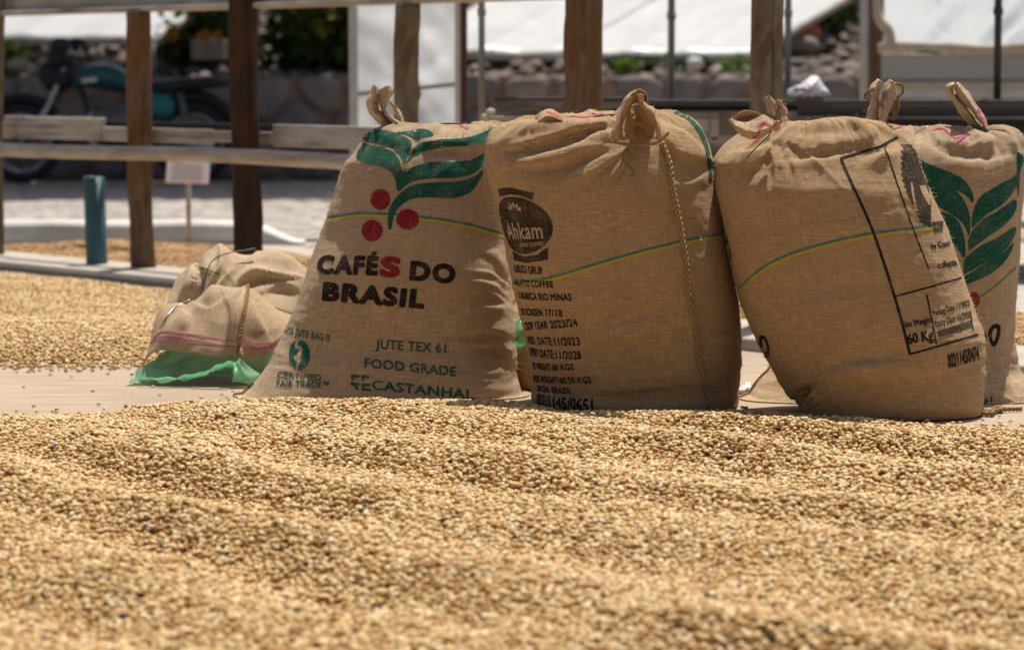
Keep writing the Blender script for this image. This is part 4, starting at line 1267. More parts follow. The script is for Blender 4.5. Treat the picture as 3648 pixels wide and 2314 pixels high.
# ================= sack 1: leaf print, far left
s1 = sack_surface([
    (0.00, 833, 1424, 1880, 1452, .190, 7.74, 2.7), (0.06, 868, 1392, 1862, 1412, .230, 7.78, 3.0), (0.14, 950, 1306, 1836, 1318, .245, 7.82, 3.3),
    (0.25, 1006, 1205, 1836, 1210, .250, 7.86, 3.3), (0.35, 1046, 1113, 1828, 1100, .245, 7.87, 3.3), (0.50, 1100, 962, 1818, 960, .235, 7.88, 3.1),
    (0.62, 1148, 818, 1808, 830, .215, 7.89, 2.5), (0.75, 1188, 695, 1808, 680, .190, 7.90, 2.5), (0.86, 1224, 590, 1816, 560, .160, 7.90, 2.5),
    (0.93, 1268, 540, 1822, 485, .125, 7.90, 2.5), (0.97, 1306, 475, 1822, 445, .080, 7.90, 2.3), (1.0, 1370, 452, 1800, 430, .008, 7.91, 2.0)], 101)
c6 = cv(800, 300, 1.2727)
for ln_, sg_, am_, kd in [
        ([(1080, 1020), (1180, 1000), (1290, 1010)], 16, .006, 'S'), ([(1060, 1130), (1180, 1120), (1300, 1150)], 18, -.008, 'S'), ([(1150, 1185), (1250, 1200), (1305, 1260)], 16, -.012, 'S'),
        ([(1000, 1160), (1160, 1170), (1280, 1230)], 12, .006, 'S'), ([(1120, 880), (1220, 900), (1290, 960)], 14, .005, 'S'), ([(1150, 760), (1230, 800), (1280, 880)], 16, -.005, 'S'),
        ([(1130, 840), (1210, 850), (1285, 905)], 9, .004, 'S'), ([(1160, 930), (1230, 945), (1300, 1010)], 9, .004, 'S'), ([(1170, 700), (1220, 735), (1265, 800)], 9, .003, 'S'),
        ([(880, 300), (1000, 285), (1100, 300), (1195, 270)], 20, -.016, 'S'), ([(660, 230), (760, 250), (850, 290)], 16, .006, 'G'), ([(540, 370), (620, 330), (640, 215)], 18, .008, 'G'),
        ([(900, 260), (1040, 268), (1180, 225)], 14, .012, 'G'), ([(200, 1290), (420, 1300), (700, 1320)], 30, -.004, 'S')]:
    s1.fold(c6(ln_), sg_ / 1.2727, am_ * 0.62, kd)
gather(s1, (1425, 468), 20, 120, 5, 90, 190, .004, 1)
gather(s1, (1790, 445), 95, 170, 6, 140, 330, .005, 2)
k1 = thing('coffee_sack', 'jute sack with green leaf and red berry print lettered in black, left of the row', 'sack', (-.32, 7.86, 0), 'filled jute coffee sacks')
s1.build('sack_body', M['jute'], k1); fuzz(s1, k1, 700, 1)
G = lambda loops, nm, mat: print_px(s1, nm, *loops_to_outline([curve(c6(L + [L[0]]), 70)[:-1] for L in loops]), mat, k1)
for L in [[(640, 214), (662, 203), (740, 212), (800, 232), (838, 252), (848, 275), (835, 315), (815, 358), (800, 330), (760, 290), (700, 272), (634, 256)],
          [(628, 267), (700, 284), (760, 305), (790, 340), (806, 395), (822, 380), (812, 420), (792, 470), (782, 484), (775, 435), (750, 394), (700, 370), (640, 358), (598, 328)],
          [(775, 219), (830, 214), (880, 204), (920, 207), (942, 222), (946, 234), (910, 242), (868, 250), (845, 240), (810, 228)],
          [(820, 362), (850, 310), (880, 272), (960, 254), (1100, 242), (1195, 210), (1262, 192), (1215, 240), (1180, 262), (1100, 280), (1000, 284), (900, 306), (850, 335)],
          [(812, 408), (860, 374), (930, 354), (1040, 352), (1120, 342), (1182, 315), (1165, 372), (1130, 404), (1060, 424), (950, 428), (870, 436), (822, 460), (786, 492), (800, 450)],
          [(788, 502), (830, 470), (880, 452), (980, 444), (1060, 440), (1130, 420), (1172, 388), (1158, 432), (1118, 486), (1050, 514), (950, 514), (870, 516), (812, 540), (776, 580), (762, 620), (757, 658), (744, 660), (740, 620), (748, 565), (766, 530)]]:
    G([L], 'leaf_print', M['green'])
for (x, y, rx, ry) in [(707, 523, 45, 47), (831, 613, 52, 47), (669, 664, 48, 49)]:
    G([[(x + rx * math.cos(a), y + ry * math.sin(a)) for a in np.linspace(0, 2 * math.pi, 20, endpoint=False)]], 'berry_print', M['red'])
def stripes(S, line, par, w=9.5, gap=9.5):
    L = np.array(line, float)
    print_px(S, 'woven_stripe', *loops_to_outline([stroke(L + (0, -gap / 2), w)]), M['blue_stripe'], par, off=.0008)
    print_px(S, 'woven_stripe', *loops_to_outline([stroke(L + (0, gap / 2), w)]), M['yellow_stripe'], par, off=.0008)
stripes(s1, c6([(452, 614), (600, 592), (740, 595), (880, 608), (1000, 622), (1120, 645), (1245, 680), (1290, 690)]), k1)
T1 = lambda body, p0, p1, up, mat, bold=.02, space=1.0, nm='printed_lettering': text_px(s1, nm, body, c6([p0])[0], c6([p1])[0], np.array(up) / 1.2727, M[mat], k1, bold, space)
T1('CAFÉ', (416, 862), (694, 868), (9, -92), 'black', .085, 1.15)
T1('S', (699, 872), (796, 878), (9, -98), 'red', .092)
T1('DO', (836, 889), (1044, 908), (8, -94), 'black', .088, 1.16)
T1('BRASIL', (440, 982), (905, 1019), (10, -91), 'black', .086, 1.15)
T1('THIS JUTE BAG IS', (252, 1128), (478, 1168), (4, -34), 'green', .032, 1.05)
T1('CERTIFIED', (240, 1332), (438, 1345), (2, -31), 'green', .036, 1.07)
T1('FAIR TRADE™', (236, 1368), (472, 1378), (2, -30), 'green', .040, 1.07)
T1('JUTE TEX 61', (684, 1198), (1004, 1220), (1, -46), 'green', .036, 1.05)
T1('FOOD GRADE', (634, 1284), (1050, 1324), (1, -45), 'green', .036, 1.05)
T1('CASTANHAL', (668, 1384), (1130, 1430), (1, -46), 'green', .038, 1.05)
# globe: two dark halves round a pale figure
G([[(340, 1160), (362, 1168), (380, 1190), (387, 1220), (384, 1252), (370, 1280), (350, 1294), (334, 1292), (336, 1268), (352, 1250), (346, 1226), (356, 1206), (346, 1188), (330, 1182)]], 'globe_print', M['green'])
G([[(330, 1162), (318, 1178), (322, 1196), (336, 1204), (330, 1222), (314, 1228), (318, 1248), (330, 1264), (322, 1286), (304, 1268), (294, 1236), (296, 1200), (308, 1174)]], 'globe_print', M['green'])
for L in [[(572, 1313), (612, 1318), (612, 1330), (588, 1328), (588, 1344), (576, 1342)], [(620, 1318), (655, 1322), (655, 1334), (634, 1332), (634, 1344), (622, 1342)],
          [(572, 1350), (612, 1354), (612, 1366), (600, 1366), (612, 1386), (596, 1386), (586, 1366), (572, 1364)], [(620, 1354), (662, 1358), (662, 1370), (634, 1368), (634, 1376), (664, 1380), (664, 1392), (620, 1388)]]:
    print_px(s1, 'maker_mark', *loops_to_outline([c6(L)]), M['green'], k1)
print_px(s1, 'hem_stripe', *loops_to_outline([stroke([(1610, 437), (1640, 447), (1668, 462)], 7)]), M['pink'], k1)
c2 = cv(900, 0, 2.181)
def ear(S_list, root, mat, name='tied_ear', thick=.0032, noise=.0040, seed=1):
    """tied corner: several folded strips of cloth"""
    for k, (cs, conv, Ys) in enumerate(S_list):
        L = [[(x, y, Ys[i] if np.ndim(Ys[i]) == 0 else Ys[i][j]) for j, (x, y) in enumerate(conv(c))] for i, c in enumerate(cs)]
        S = loft(L, 40, 22, noise, seed + k, 26)
        o = S.build(name, mat, root, thick); fuzz(S, root, 45, seed + k, 2.0)
        yield S, o
ears1 = [([[(1045, 1003), (950, 920), (886, 810), (918, 715), (932, 657)], [(1075, 1003), (985, 905), (925, 810), (945, 730), (945, 662)], [(1110, 1003), (1020, 900), (972, 815), (978, 745), (962, 690)]], c2, (7.90, 7.865, 7.90)),
         ([[(972, 705), (985, 790), (1015, 880), (1080, 960)], [(1030, 672), (1030, 770), (1030, 860), (1110, 945)], [(1084, 658), (1092, 720), (1045, 800), (1042, 880), (1165, 960)]], c2, (7.89, 7.855, 7.89)),
         ([[(1040, 790), (1095, 880), (1150, 1003)], [(1060, 780), (1120, 855), (1172, 1003)], [(1062, 785), (1148, 870), (1188, 1003)]], c2, (7.92, 7.90, 7.93))]
for S, o in ear(ears1, k1, M['jute_pale']): pass

# ================= sack 2: cup emblem at its left, side seam to the front
s2 = sack_surface([
    (0.00, 1912, 1470, 2614, 1478, .190, 7.50, 2.6), (0.06, 1905, 1425, 2628, 1425, .235, 7.51, 2.7), (0.20, 1880, 1262, 2640, 1262, .255, 7.52, 2.8), (0.35, 1846, 1115, 2634, 1115, .255, 7.52, 2.7),
    (0.50, 1812, 945, 2612, 950, .250, 7.52, 2.6), (0.65, 1780, 775, 2584, 790, .240, 7.53, 2.6), (0.78, 1748, 645, 2556, 655, .225, 7.53, 2.6), (0.87, 1730, 560, 2540, 555, .200, 7.53, 2.6),
    (0.925, 1734, 505, 2515, 478, .165, 7.53, 2.6), (0.96, 1768, 456, 2480, 426, .125, 7.53, 2.5), (0.985, 1850, 428, 2430, 398, .075, 7.53, 2.3), (1.0, 1930, 410, 2390, 394, .008, 7.53, 2.0)], 202)
c7 = cv(1700, 300, 1.272)
for ln_, sg_, am_, kd in [
        ([(60, 290), (230, 200), (420, 190), (600, 175)], 18, .012, 'G'), ([(120, 300), (300, 260), (470, 215), (600, 185)], 15, -.014, 'S'), ([(250, 330), (420, 290), (520, 235), (600, 205)], 15, .013, 'S'),
        ([(160, 380), (350, 360), (500, 300), (600, 265)], 18, -.008, 'S'), ([(420, 400), (520, 345), (600, 300)], 16, .006, 'S'), ([(850, 260), (930, 330), (1030, 350)], 20, -.008, 'S'),
        ([(860, 180), (950, 220), (1030, 300)], 18, .008, 'S'), ([(860, 420), (940, 440), (1050, 400)], 16, .004, 'S'),
        ([(470, 1110), (700, 1080), (960, 1020)], 22, .005, 'S'), ([(520, 1180), (760, 1150), (980, 1090)], 16, -.004, 'S'), ([(640, 1330), (850, 1300), (1000, 1250)], 20, .005, 'S'),
        ([(540, 1420), (800, 1390), (1020, 1360)], 20, -.005, 'S'), ([(840, 270), (880, 460), (925, 680), (950, 930), (1000, 1270), (1055, 1480)], 12, .006, 'G'), ([(1040, 1150), (1110, 1130), (1175, 1140)], 14, .004, 'S'), ([(250, 1400), (500, 1435), (800, 1440), (1150, 1415)], 26, .008, 'S')]:
    s2.fold(c7(ln_), sg_ / 1.272, am_ * 1.0, kd)
gather(s2, (2275, 500), 110, 195, 8, 160, 380, .0055, 4)
gather(s2, (2330, 505), 5, 60, 4, 90, 190, .004, 5)
gather(s2, (1900, 430), 90, 175, 6, 90, 200, .005, 6)
k2 = thing('coffee_sack', 'jute sack with dark round emblem at its left edge and a braided seam in front', 'sack', (.29, 7.52, 0), 'filled jute coffee sacks')
s2.build('sack_body', M['jute_warm'], k2); fuzz(s2, k2, 700, 2)
braid(on_cloth(s2, c7([(836, 268), (868, 360), (882, 460), (905, 570), (925, 680), (943, 800), (951, 930), (975, 1060), (990, 1150), (1006, 1270), (1035, 1400), (1052, 1470)]), .0045), .0064, .028, 'side_seam', M['seam'], k2)
stripes(s2, c7([(160, 908), (290, 890), (400, 862), (600, 802), (760, 757), (905, 722), (1000, 702), (1105, 685)]), k2)
# emblem, laid out on the cloth round a point near the left edge
E0 = s2.px2uv(*c7([(225, 640)])[0])
def emb(pts, nm, mat, off=.0012):
    V, E = loops_to_outline([np.array(L, float) for L in pts])
    print_uv(s2, nm, V, E, E0, np.array([1., 0]), np.array([0., 1.]), mat, k2, off=off)
el = [(-.03 + .105 * math.cos(a), .070 * math.sin(a) + .004 * math.cos(a)) for a in np.linspace(0, 2 * math.pi, 48, endpoint=False)]
# a disc cut by two curved light bands, a second outline for the word is laid on top in jute colour
emb([el], 'cup_emblem', M['brown'])
emb([[(-.09, .088), (-.03, .094), (.042, .083), (.034, .064), (.0, .0745), (-.03, .077), (-.09, .068)]], 'cup_emblem', M['brown'])
emb([[(-.09, -.066), (-.03, -.0765), (.02, -.070), (.054, -.050), (.048, -.080), (-.02, -.091), (-.09, -.088)]], 'cup_emblem', M['brown'])
def emb_text(body, x0, y0, w, h, nm, bold):
    P, F = text_fill(body, bold, 1.04, 18); a = P[:, 0] / P[:, 0].max()
    lay_uv(s2, nm, E0 + np.stack([x0 + a * w, y0 + P[:, 1] * h + a * .008], 1), F, M['jute_pale'], k2, .0022)
emb_text('Ahkam', -.088, -.038, .134, .043, 'emblem_word', .018)
emb_text('GOLD COFFEE', -.036, -.054, .080, .0095, 'emblem_word', .03)
for a in np.linspace(.5, 2.6, 5):
    c, s = math.cos(a), math.sin(a)
    emb([[(-.028 + .012 * c + .014 * t * c - .004 * math.sin(math.pi * t) * s * sg, .032 + .010 * s + .016 * t * s + .004 * math.sin(math.pi * t) * c * sg) for sg, tt in ((1, np.linspace(0, 1, 7)), (-1, np.linspace(1, 0, 7)[1:-1])) for t in tt]], 'emblem_leaf', M['jute_pale'], .0020)
for (body, end, wpx, hpx, ang) in [
        ('KURUCU GRUP', (301, 862), 225, 38, .02), ('MULATTO COFFEE', (347, 922), 290, 33, .03), ('% ARABICA RIO MINAS', (431, 981), 340, 35, .03), ('2/3 SCREEN 17/18', (390, 1053), 300, 35, .04),
        ('CROP YEAR 2023/24', (459, 1096), 345, 38, .11), ('PROD. DATE:11/2023', (469, 1182), 345, 39, .05), ('EXPIRY DATE:11/2028', (474, 1246), 345, 40, .02), ('NET WEIGHT:60 KGS', (441, 1296), 315, 33, .06),
        ('GROSS WEIGHT:60.50 KGS', (519, 1354), 395, 34, .05), ('ORIGIN: BRAZIL', (432, 1400), 255, 30, .03), ('002/1145/0651', (527, 1480), 330, 54, -.02)]:
    k_ = 7.3 / FPX / 1.272
    text_uv(s2, 'printed_lettering', body, c7([end])[0], wpx * k_ * 1.10, hpx * k_, ang, M['black'], k2, .045, 1.06)
print_px(s2, 'leaf_print', *loops_to_outline([stroke([(2405, 398), (2455, 425), (2500, 480), (2524, 560), (2532, 640)], 14)]), M['green'], k2)
print_px(s2, 'hem_stripe', *loops_to_outline([stroke([(2030, 412), (2080, 418), (2150, 406)], 5)]), M['pink'], k2)
c4 = cv(2100, 0, 3.01)
c3 = cv(1700, 0, 2.181)
ears2 = [([[(215, 1480), (258, 1350), (330, 1180), (385, 1055), (445, 985), (505, 968)], [(290, 1500), (310, 1350), (365, 1190), (415, 1080), (460, 1015), (510, 985)], [(372, 1490), (368, 1350), (400, 1205), (445, 1115), (480, 1050), (515, 1010)]], c4, (7.33, 7.285, 7.32)),
         ([[(500, 1012), (525, 1110), (610, 1215), (675, 1330), (700, 1430), (690, 1495)], [(555, 1010), (570, 1110), (650, 1190), (715, 1290), (745, 1420), (745, 1500)], [(590, 1030), (604, 1110), (690, 1170), (745, 1260), (785, 1400), (782, 1500)]], c4, (7.31, 7.27, 7.33)),
         ([[(430, 1120), (400, 1300), (385, 1490)], [(490, 1120), (540, 1310), (540, 1500)], [(530, 1130), (680, 1330), (695, 1490)]], c4, (7.34, 7.385, 7.34)),
         ([[(450, 985), (520, 962), (580, 985), (604, 1050), (600, 1110)], [(480, 1030), (525, 1000), (565, 1015), (580, 1060), (575, 1110)]], c4, (7.31, 7.36))]
es = list(ear(ears2, k2, M['jute_warm'], seed=20))
print_px(es[0][0], 'hem_stripe', *loops_to_outline([stroke(c4([(445, 1120), (410, 1200), (385, 1290), (362, 1400), (368, 1480)]), 9)]), M['pink'], es[0][1], step=5)
print_px(es[2][0], 'hem_stripe', *loops_to_outline([stroke(c4([(672, 1390), (690, 1440), (640, 1480), (540, 1495)]), 8)]), M['pink'], es[2][1], step=5)
braid([at(*p, 7.29) for p in c3([(1022, 1068), (1050, 1102), (1150, 1118), (1300, 1125), (1400, 1108), (1460, 1060), (1490, 1028)])], .0032, .018, 'torn_hem', M['seam'], k2, 3)
for L in [[(1200, 990), (1212, 1060), (1200, 1110), (1140, 1180), (1130, 1240), (1170, 1290), (1212, 1330), (1195, 1370)], [(1190, 1130), (1172, 1180), (1205, 1225), (1180, 1245)], [(1230, 880), (1190, 920), (1250, 960), (1340, 1000)]]:
    braid([at(*p, 7.27) for p in c3(L)], .0032, .014, 'frayed_thread', M['rope'], k2, 2)
ears2b = [([[(410, 985), (470, 900), (560, 865), (650, 900), (690, 945)], [(430, 1010), (500, 930), (570, 900), (640, 930), (670, 955)], [(450, 1030), (520, 985), (590, 965), (640, 955), (660, 960)]], c3, (7.46, 7.40, 7.43)),
          ([[(650, 905), (720, 875), (800, 870), (880, 848), (960, 872), (1060, 868)], [(660, 935), (740, 905), (820, 900), (900, 880), (970, 895), (1060, 890)], [(680, 950), (760, 930), (850, 930), (920, 915), (980, 912), (1060, 915)]], c3, (7.50, 7.45, 7.47))]
es = list(ear(ears2b, k2, M['jute_warm'], 'hem_roll', seed=30))
print_px(es[0][0], 'hem_stripe', *loops_to_outline([stroke(c3([(540, 872), (600, 888), (650, 925), (672, 945)]), 5)]), M['pink'], es[0][1], step=5)
MB().tube(curve([at(*p, 7.42) for p in c3([(780, 1000), (840, 945), (920, 908), (1000, 893), (1080, 888)])], 24), .0016, 6).build('tie_wire', M['wire'], k2)

# ================= sack 3: leaning, with framed print at its right
s3 = sack_surface([
    (0.00, 2872, 1488, 3468, 1492, .170, 7.32, 2.6), (0.05, 2838, 1452, 3487, 1445, .200, 7.32, 2.6), (0.15, 2767, 1350, 3499, 1320, .220, 7.33, 2.6), (0.28, 2692, 1222, 3494, 1200, .228, 7.34, 2.6),
    (0.40, 2638, 1085, 3466, 1100, .226, 7.35, 2.5), (0.52, 2608, 955, 3425, 970, .222, 7.36, 2.5), (0.65, 2580, 800, 3374, 825, .215, 7.37, 2.5), (0.78, 2554, 655, 3318, 690, .200, 7.38, 2.5),
    (0.86, 2556, 588, 3278, 592, .175, 7.39, 2.5), (0.91, 2588, 546, 3244, 524, .148, 7.39, 2.5), (0.95, 2650, 498, 3200, 484, .112, 7.39, 2.4), (0.98, 2730, 444, 3120, 444, .062, 7.40, 2.2), (1.0, 2790, 434, 3040, 428, .008, 7.40, 2.0)], 303)
c8 = cv(2548, 250, 1.1745)
for ln_, sg_, am_, kd in [
        ([(250, 300), (400, 330), (520, 320), (640, 300), (700, 250)], 22, -.009, 'S'), ([(280, 245), (430, 230), (600, 222), (700, 250)], 16, .010, 'G'), ([(215, 320), (235, 400), (240, 480)], 14, -.006, 'S'),
        ([(100, 340), (180, 330), (225, 300)], 14, .010, 'S'), ([(130, 420), (190, 380), (230, 320)], 14, -.006, 'S'), ([(300, 380), (450, 370), (530, 350)], 16, .006, 'S'),
        ([(600, 380), (700, 340), (800, 330)], 16, .006, 'S'), ([(380, 1330), (420, 1290), (560, 1240), (760, 1220)], 22, .010, 'S'), ([(330, 1370), (370, 1330), (470, 1290)], 14, -.010, 'S'),
        ([(360, 1450), (375, 1380), (430, 1320)], 14, .008, 'S'), ([(560, 1330), (760, 1300), (1000, 1250)], 30, -.006, 'S'), ([(180, 690), (420, 640), (700, 600)], 22, .002, 'S'),
        ([(200, 1020), (420, 960), (660, 930)], 26, .002, 'S'), ([(280, 550), (420, 520), (600, 500)], 20, -.002, 'S')]:
    s3.fold(c8(ln_), sg_ / 1.1745, am_ * 1.0, kd)
gather(s3, (2765, 470), -8, 130, 11, 110, 330, .005, 7)
gather(s3, (2850, 1470), -75, -5, 6, 130, 340, .005, 8, 9)
gather(s3, (3200, 480), 70, 150, 5, 120, 260, .0035, 9)
k3 = thing('coffee_sack', 'leaning jute sack with black framed weight and date print at its right', 'sack', (.82, 7.36, 0), 'filled jute coffee sacks')
s3.build('sack_body', M['jute_warm'], k3); fuzz(s3, k3, 700, 3)
stripes(s3, c8([(95, 925), (180, 845), (300, 780), (480, 725), (650, 690), (800, 670), (935, 652)]), k3)
for L, w in [([(765, 282), (725, 300), (690, 320), (610, 345), (525, 370)], 9), ([(525, 368), (560, 450), (650, 650), (720, 850), (780, 1050), (815, 1190)], 10), ([(815, 1188), (930, 1155), (1100, 1105)], 7),
             ([(765, 282), (712, 320), (728, 375), (770, 500), (830, 670), (893, 832)], 5), ([(755, 945), (880, 912), (1030, 868)], 6), ([(885, 940), (905, 1040), (925, 1146)], 6), ([(1066, 1010), (1078, 1088)], 4)]:
    print_px(s3, 'frame_line', *loops_to_outline([stroke(c8(L), w)]), M['black'], k3)
T3 = lambda body, p0, p1, up, bold=.02, space=1.0: text_px(s3, 'printed_lettering', body, c8([p0])[0], c8([p1])[0], np.array(up) / 1.1745, M['black'], k3, bold + .02, space)
T3('Net Weight', (786, 1080), (906, 1056), (-4, -28), .02)
T3('60 Kg', (806, 1148), (914, 1128), (-6, -46), .028)
T3('Packing Date: 11/2023', (913, 1030), (1064, 984), (-5, -26), .020)
T3('Expiry Date: 11/2028', (921, 1076), (1070, 1032), (-5, -27), .020)
T3('002/1145/0474', (974, 1248), (1104, 1212), (-4, -62), .026)
T3('by Coor', (905, 752), (985, 735), (-6, -28), .024)
T3('collecta', (932, 832), (1012, 815), (-6, -30), .030)
print_px(s3, 'smudged_bar', *loops_to_outline([c8([(929, 1092), (1068, 1046), (1076, 1072), (934, 1118)])]), M['brown'], k3)
# feathered emblem on the shoulder
fe = []
for (x, y, L_, a_) in [(790 + 5 * math.sin(k), 320 + 21 * k, 36 + 10 * math.sin(k * 2.1), R(200 + 5 * k)) for k in range(14)]:
    pass
ctr = np.array([(800, 306), (808, 360), (815, 420), (826, 480), (842, 540), (862, 600), (884, 650)], float)
C_ = curve(ctr, 30); outl = []
for k, p in enumerate(C_):
    t = k / 29; w = 22 * math.sin(math.pi * min(1, t * 1.1 + .05)) + 5
    outl.append(p + (-w - (16 if k % 2 else 0), -6 if k % 2 else 4))
for k, p in reversed(list(enumerate(C_))):
    t = k / 29; w = 66 * math.sin(math.pi * min(1, .16 + t * .78)) ** .8
    outl.append(p + (w, 8))
hole = [(815, 455), (826, 470), (842, 560), (868, 640), (858, 640), (838, 590), (822, 520)]
hole2 = [(850, 480), (880, 478), (896, 520), (905, 570), (890, 560), (872, 530)]
print_px(s3, 'feather_emblem', *loops_to_outline([c8([tuple(p) for p in outl]), c8(hole), c8(hole2)]), M['brown'], k3, step=6)
for (x0, x1, y) in [(905, 952, 640), (912, 950, 664)]:
    zz = [(x0 + (x1 - x0) * i / 12, y + (0 if i % 2 else 26)) for i in range(13)]
    print_px(s3, 'feather_emblem', *loops_to_outline([c8([(x0, y - 6)] + [(x1, y - 10)] + zz[::-1])]), M['brown'], k3, step=6)
G3 = lambda loops, nm, mat: print_px(s3, nm, *loops_to_outline([curve(c8(L + [L[0]]), 50)[:-1] for L in loops]), mat, k3)
G3([[(186, 1110), (204, 1108), (220, 1130), (228, 1165), (224, 1195), (210, 1200), (196, 1182), (186, 1145)], [(198, 1126), (206, 1126), (214, 1146), (216, 1172), (208, 1176), (200, 1160)]], 'printed_lettering', M['black'])
print_px(s3, 'printed_lettering', *loops_to_outline([stroke(c8([(172, 1135), (184, 1165), (200, 1198)]), 11)]), M['black'], k3)
print_px(s3, 'leaf_print', *loops_to_outline([c8([(2, 540), (20, 600), (48, 680), (66, 760), (74, 850), (70, 905), (40, 800), (20, 700), (8, 620)])]), M['green'], k3)
ears3 = [([[(1490, 1292), (1540, 1375), (1640, 1450), (1760, 1488), (1880, 1462), (1985, 1368)], [(1500, 1285), (1560, 1340), (1660, 1400), (1780, 1420), (1880, 1390), (1975, 1340)], [(1520, 1282), (1590, 1300), (1690, 1310), (1800, 1270), (1880, 1240), (1970, 1320)]], c4, (7.19, 7.15, 7.20)),
         ([[(1490, 1290), (1560, 1240), (1690, 1198), (1820, 1202), (1930, 1230), (1990, 1290)], [(1515, 1300), (1590, 1262), (1700, 1240), (1800, 1240), (1900, 1262), (1980, 1310)], [(1540, 1330), (1610, 1345), (1700, 1350), (1780, 1330), (1880, 1320), (1975, 1340)]], c4, (7.24, 7.28, 7.25)),
         ([[(1930, 1240), (1900, 1170), (1885, 1100), (1880, 1042)], [(1970, 1240), (1950, 1160), (1940, 1090), (1920, 1030)], [(2010, 1250), (2000, 1180), (2000, 1110), (1985, 1065)]], c4, (7.26, 7.215, 7.25)),
         ([[(1985, 1260), (2005, 1180), (2030, 1120), (2025, 1070)], [(2040, 1250), (2055, 1200), (2065, 1150), (2045, 1085)], [(2090, 1260), (2112, 1215), (2095, 1150), (2055, 1100)]], c4, (7.25, 7.215, 7.26)),
         ([[(1960, 1330), (2000, 1390), (1990, 1300)], [(2010, 1300), (2050, 1320), (2060, 1270)], [(2060, 1260), (2110, 1290), (2110, 1250)]], c4, (7.21, 7.19, 7.23))]
es = list(ear(ears3, k3, M['jute'], seed=40))
print_px(es[0][0], 'hem_stripe', *loops_to_outline([stroke(c4([(1750, 1485), (1810, 1440), (1830, 1370), (1870, 1320), (1930, 1345), (1985, 1365)]), 8)]), M['pink'], es[0][1], step=5)
print_px(es[1][0], 'hem_stripe', *loops_to_outline([stroke(c4([(1560, 1330), (1600, 1290), (1620, 1320)]), 7)]), M['pink'], es[1][1], step=5)
print_px(es[1][0], 'hem_stripe', *loops_to_outline([stroke(c4([(1720, 1205), (1770, 1210), (1820, 1215)]), 8)]), M['pink'], es[1][1], step=5)
print_px(es[3][0], 'hem_stripe', *loops_to_outline([stroke(c4([(2065, 1120), (2085, 1170), (2090, 1225)]), 7)]), M['pink'], es[3][1], step=5)
fl = loft([[(2532, 640, 7.5), (2545, 560, 7.48), (2590, 505, 7.47), (2640, 470, 7.46)], [(2545, 640, 7.44), (2570, 570, 7.42), (2620, 520, 7.41), (2665, 490, 7.40)], [(2575, 640, 7.42), (2600, 580, 7.38), (2650, 530, 7.36), (2690, 505, 7.36)]], 30, 16, .002, 9, 20)
fl.build('collar_fold', M['jute'], k3, .004)
MB().tube(curve([at(2752, 455, 7.19), at(2735, 488, 7.17), at(2700, 520, 7.19), at(2660, 562, 7.19)], 20), .0016, 6).build('tie_wire', M['wire'], k3)

# ================= sack 4: second leaf-print sack, right edge
s4 = sack_surface([
    (0.00, 2628, 1446, 3770, 1440, .145, 7.64, 2.7), (0.06, 2662, 1408, 3700, 1392, .185, 7.69, 3.0), (0.14, 2738, 1312, 3645, 1310, .195, 7.73, 2.3), (0.30, 2900, 1150, 3613, 1170, .200, 7.77, 2.5),
    (0.45, 2960, 1010, 3618, 1010, .200, 7.78, 2.5), (0.60, 2990, 850, 3628, 850, .195, 7.78, 2.5), (0.75, 3010, 700, 3642, 690, .185, 7.79, 2.5), (0.86, 3040, 600, 3650, 572, .160, 7.79, 2.5),
    (0.92, 3070, 525, 3650, 508, .125, 7.79, 2.5), (0.965, 3110, 470, 3622, 466, .070, 7.80, 2.3), (1.0, 3150, 444, 3540, 454, .008, 7.80, 2.0)], 404)
for ln_, sg_, am_, kd in [
        ([(880, 250), (960, 310), (1080, 330), (1180, 300), (1240, 270)], 22, -.007, 'S'), ([(1150, 250), (1220, 262), (1250, 310), (1245, 340)], 12, .012, 'G'), ([(900, 320), (1000, 370), (1130, 380), (1250, 350)], 20, .009, 'S'),
        ([(1000, 420), (1130, 440), (1260, 400)], 18, -.006, 'S'), ([(1120, 1240), (1200, 1260), (1280, 1310)], 24, .010, 'S'), ([(830, 330), (825, 290), (820, 260)], 12, .012, 'G')]:
    s4.fold(c8(ln_), sg_ / 1.1745, am_ * .8, kd)
gather(s4, (3130, 462), 15, 100, 5, 90, 220, .005, 10)
gather(s4, (3530, 474), 60, 180, 8, 80, 230, .005, 11)
gather(s4, (3640, 1440), 180, 260, 5, 90, 220, .005, 12)
k4 = thing('coffee_sack', 'jute sack with green leaf print and two upright ears, behind the leaning sack', 'sack', (1.0, 7.78, 0), 'filled jute coffee sacks')
s4.build('sack_body', M['jute'], k4); fuzz(s4, k4, 700, 4)
G4 = lambda loops, nm, mat: print_px(s4, nm, *loops_to_outline([curve(c8(L + [L[0]]), 60)[:-1] for L in loops]), mat, k4)
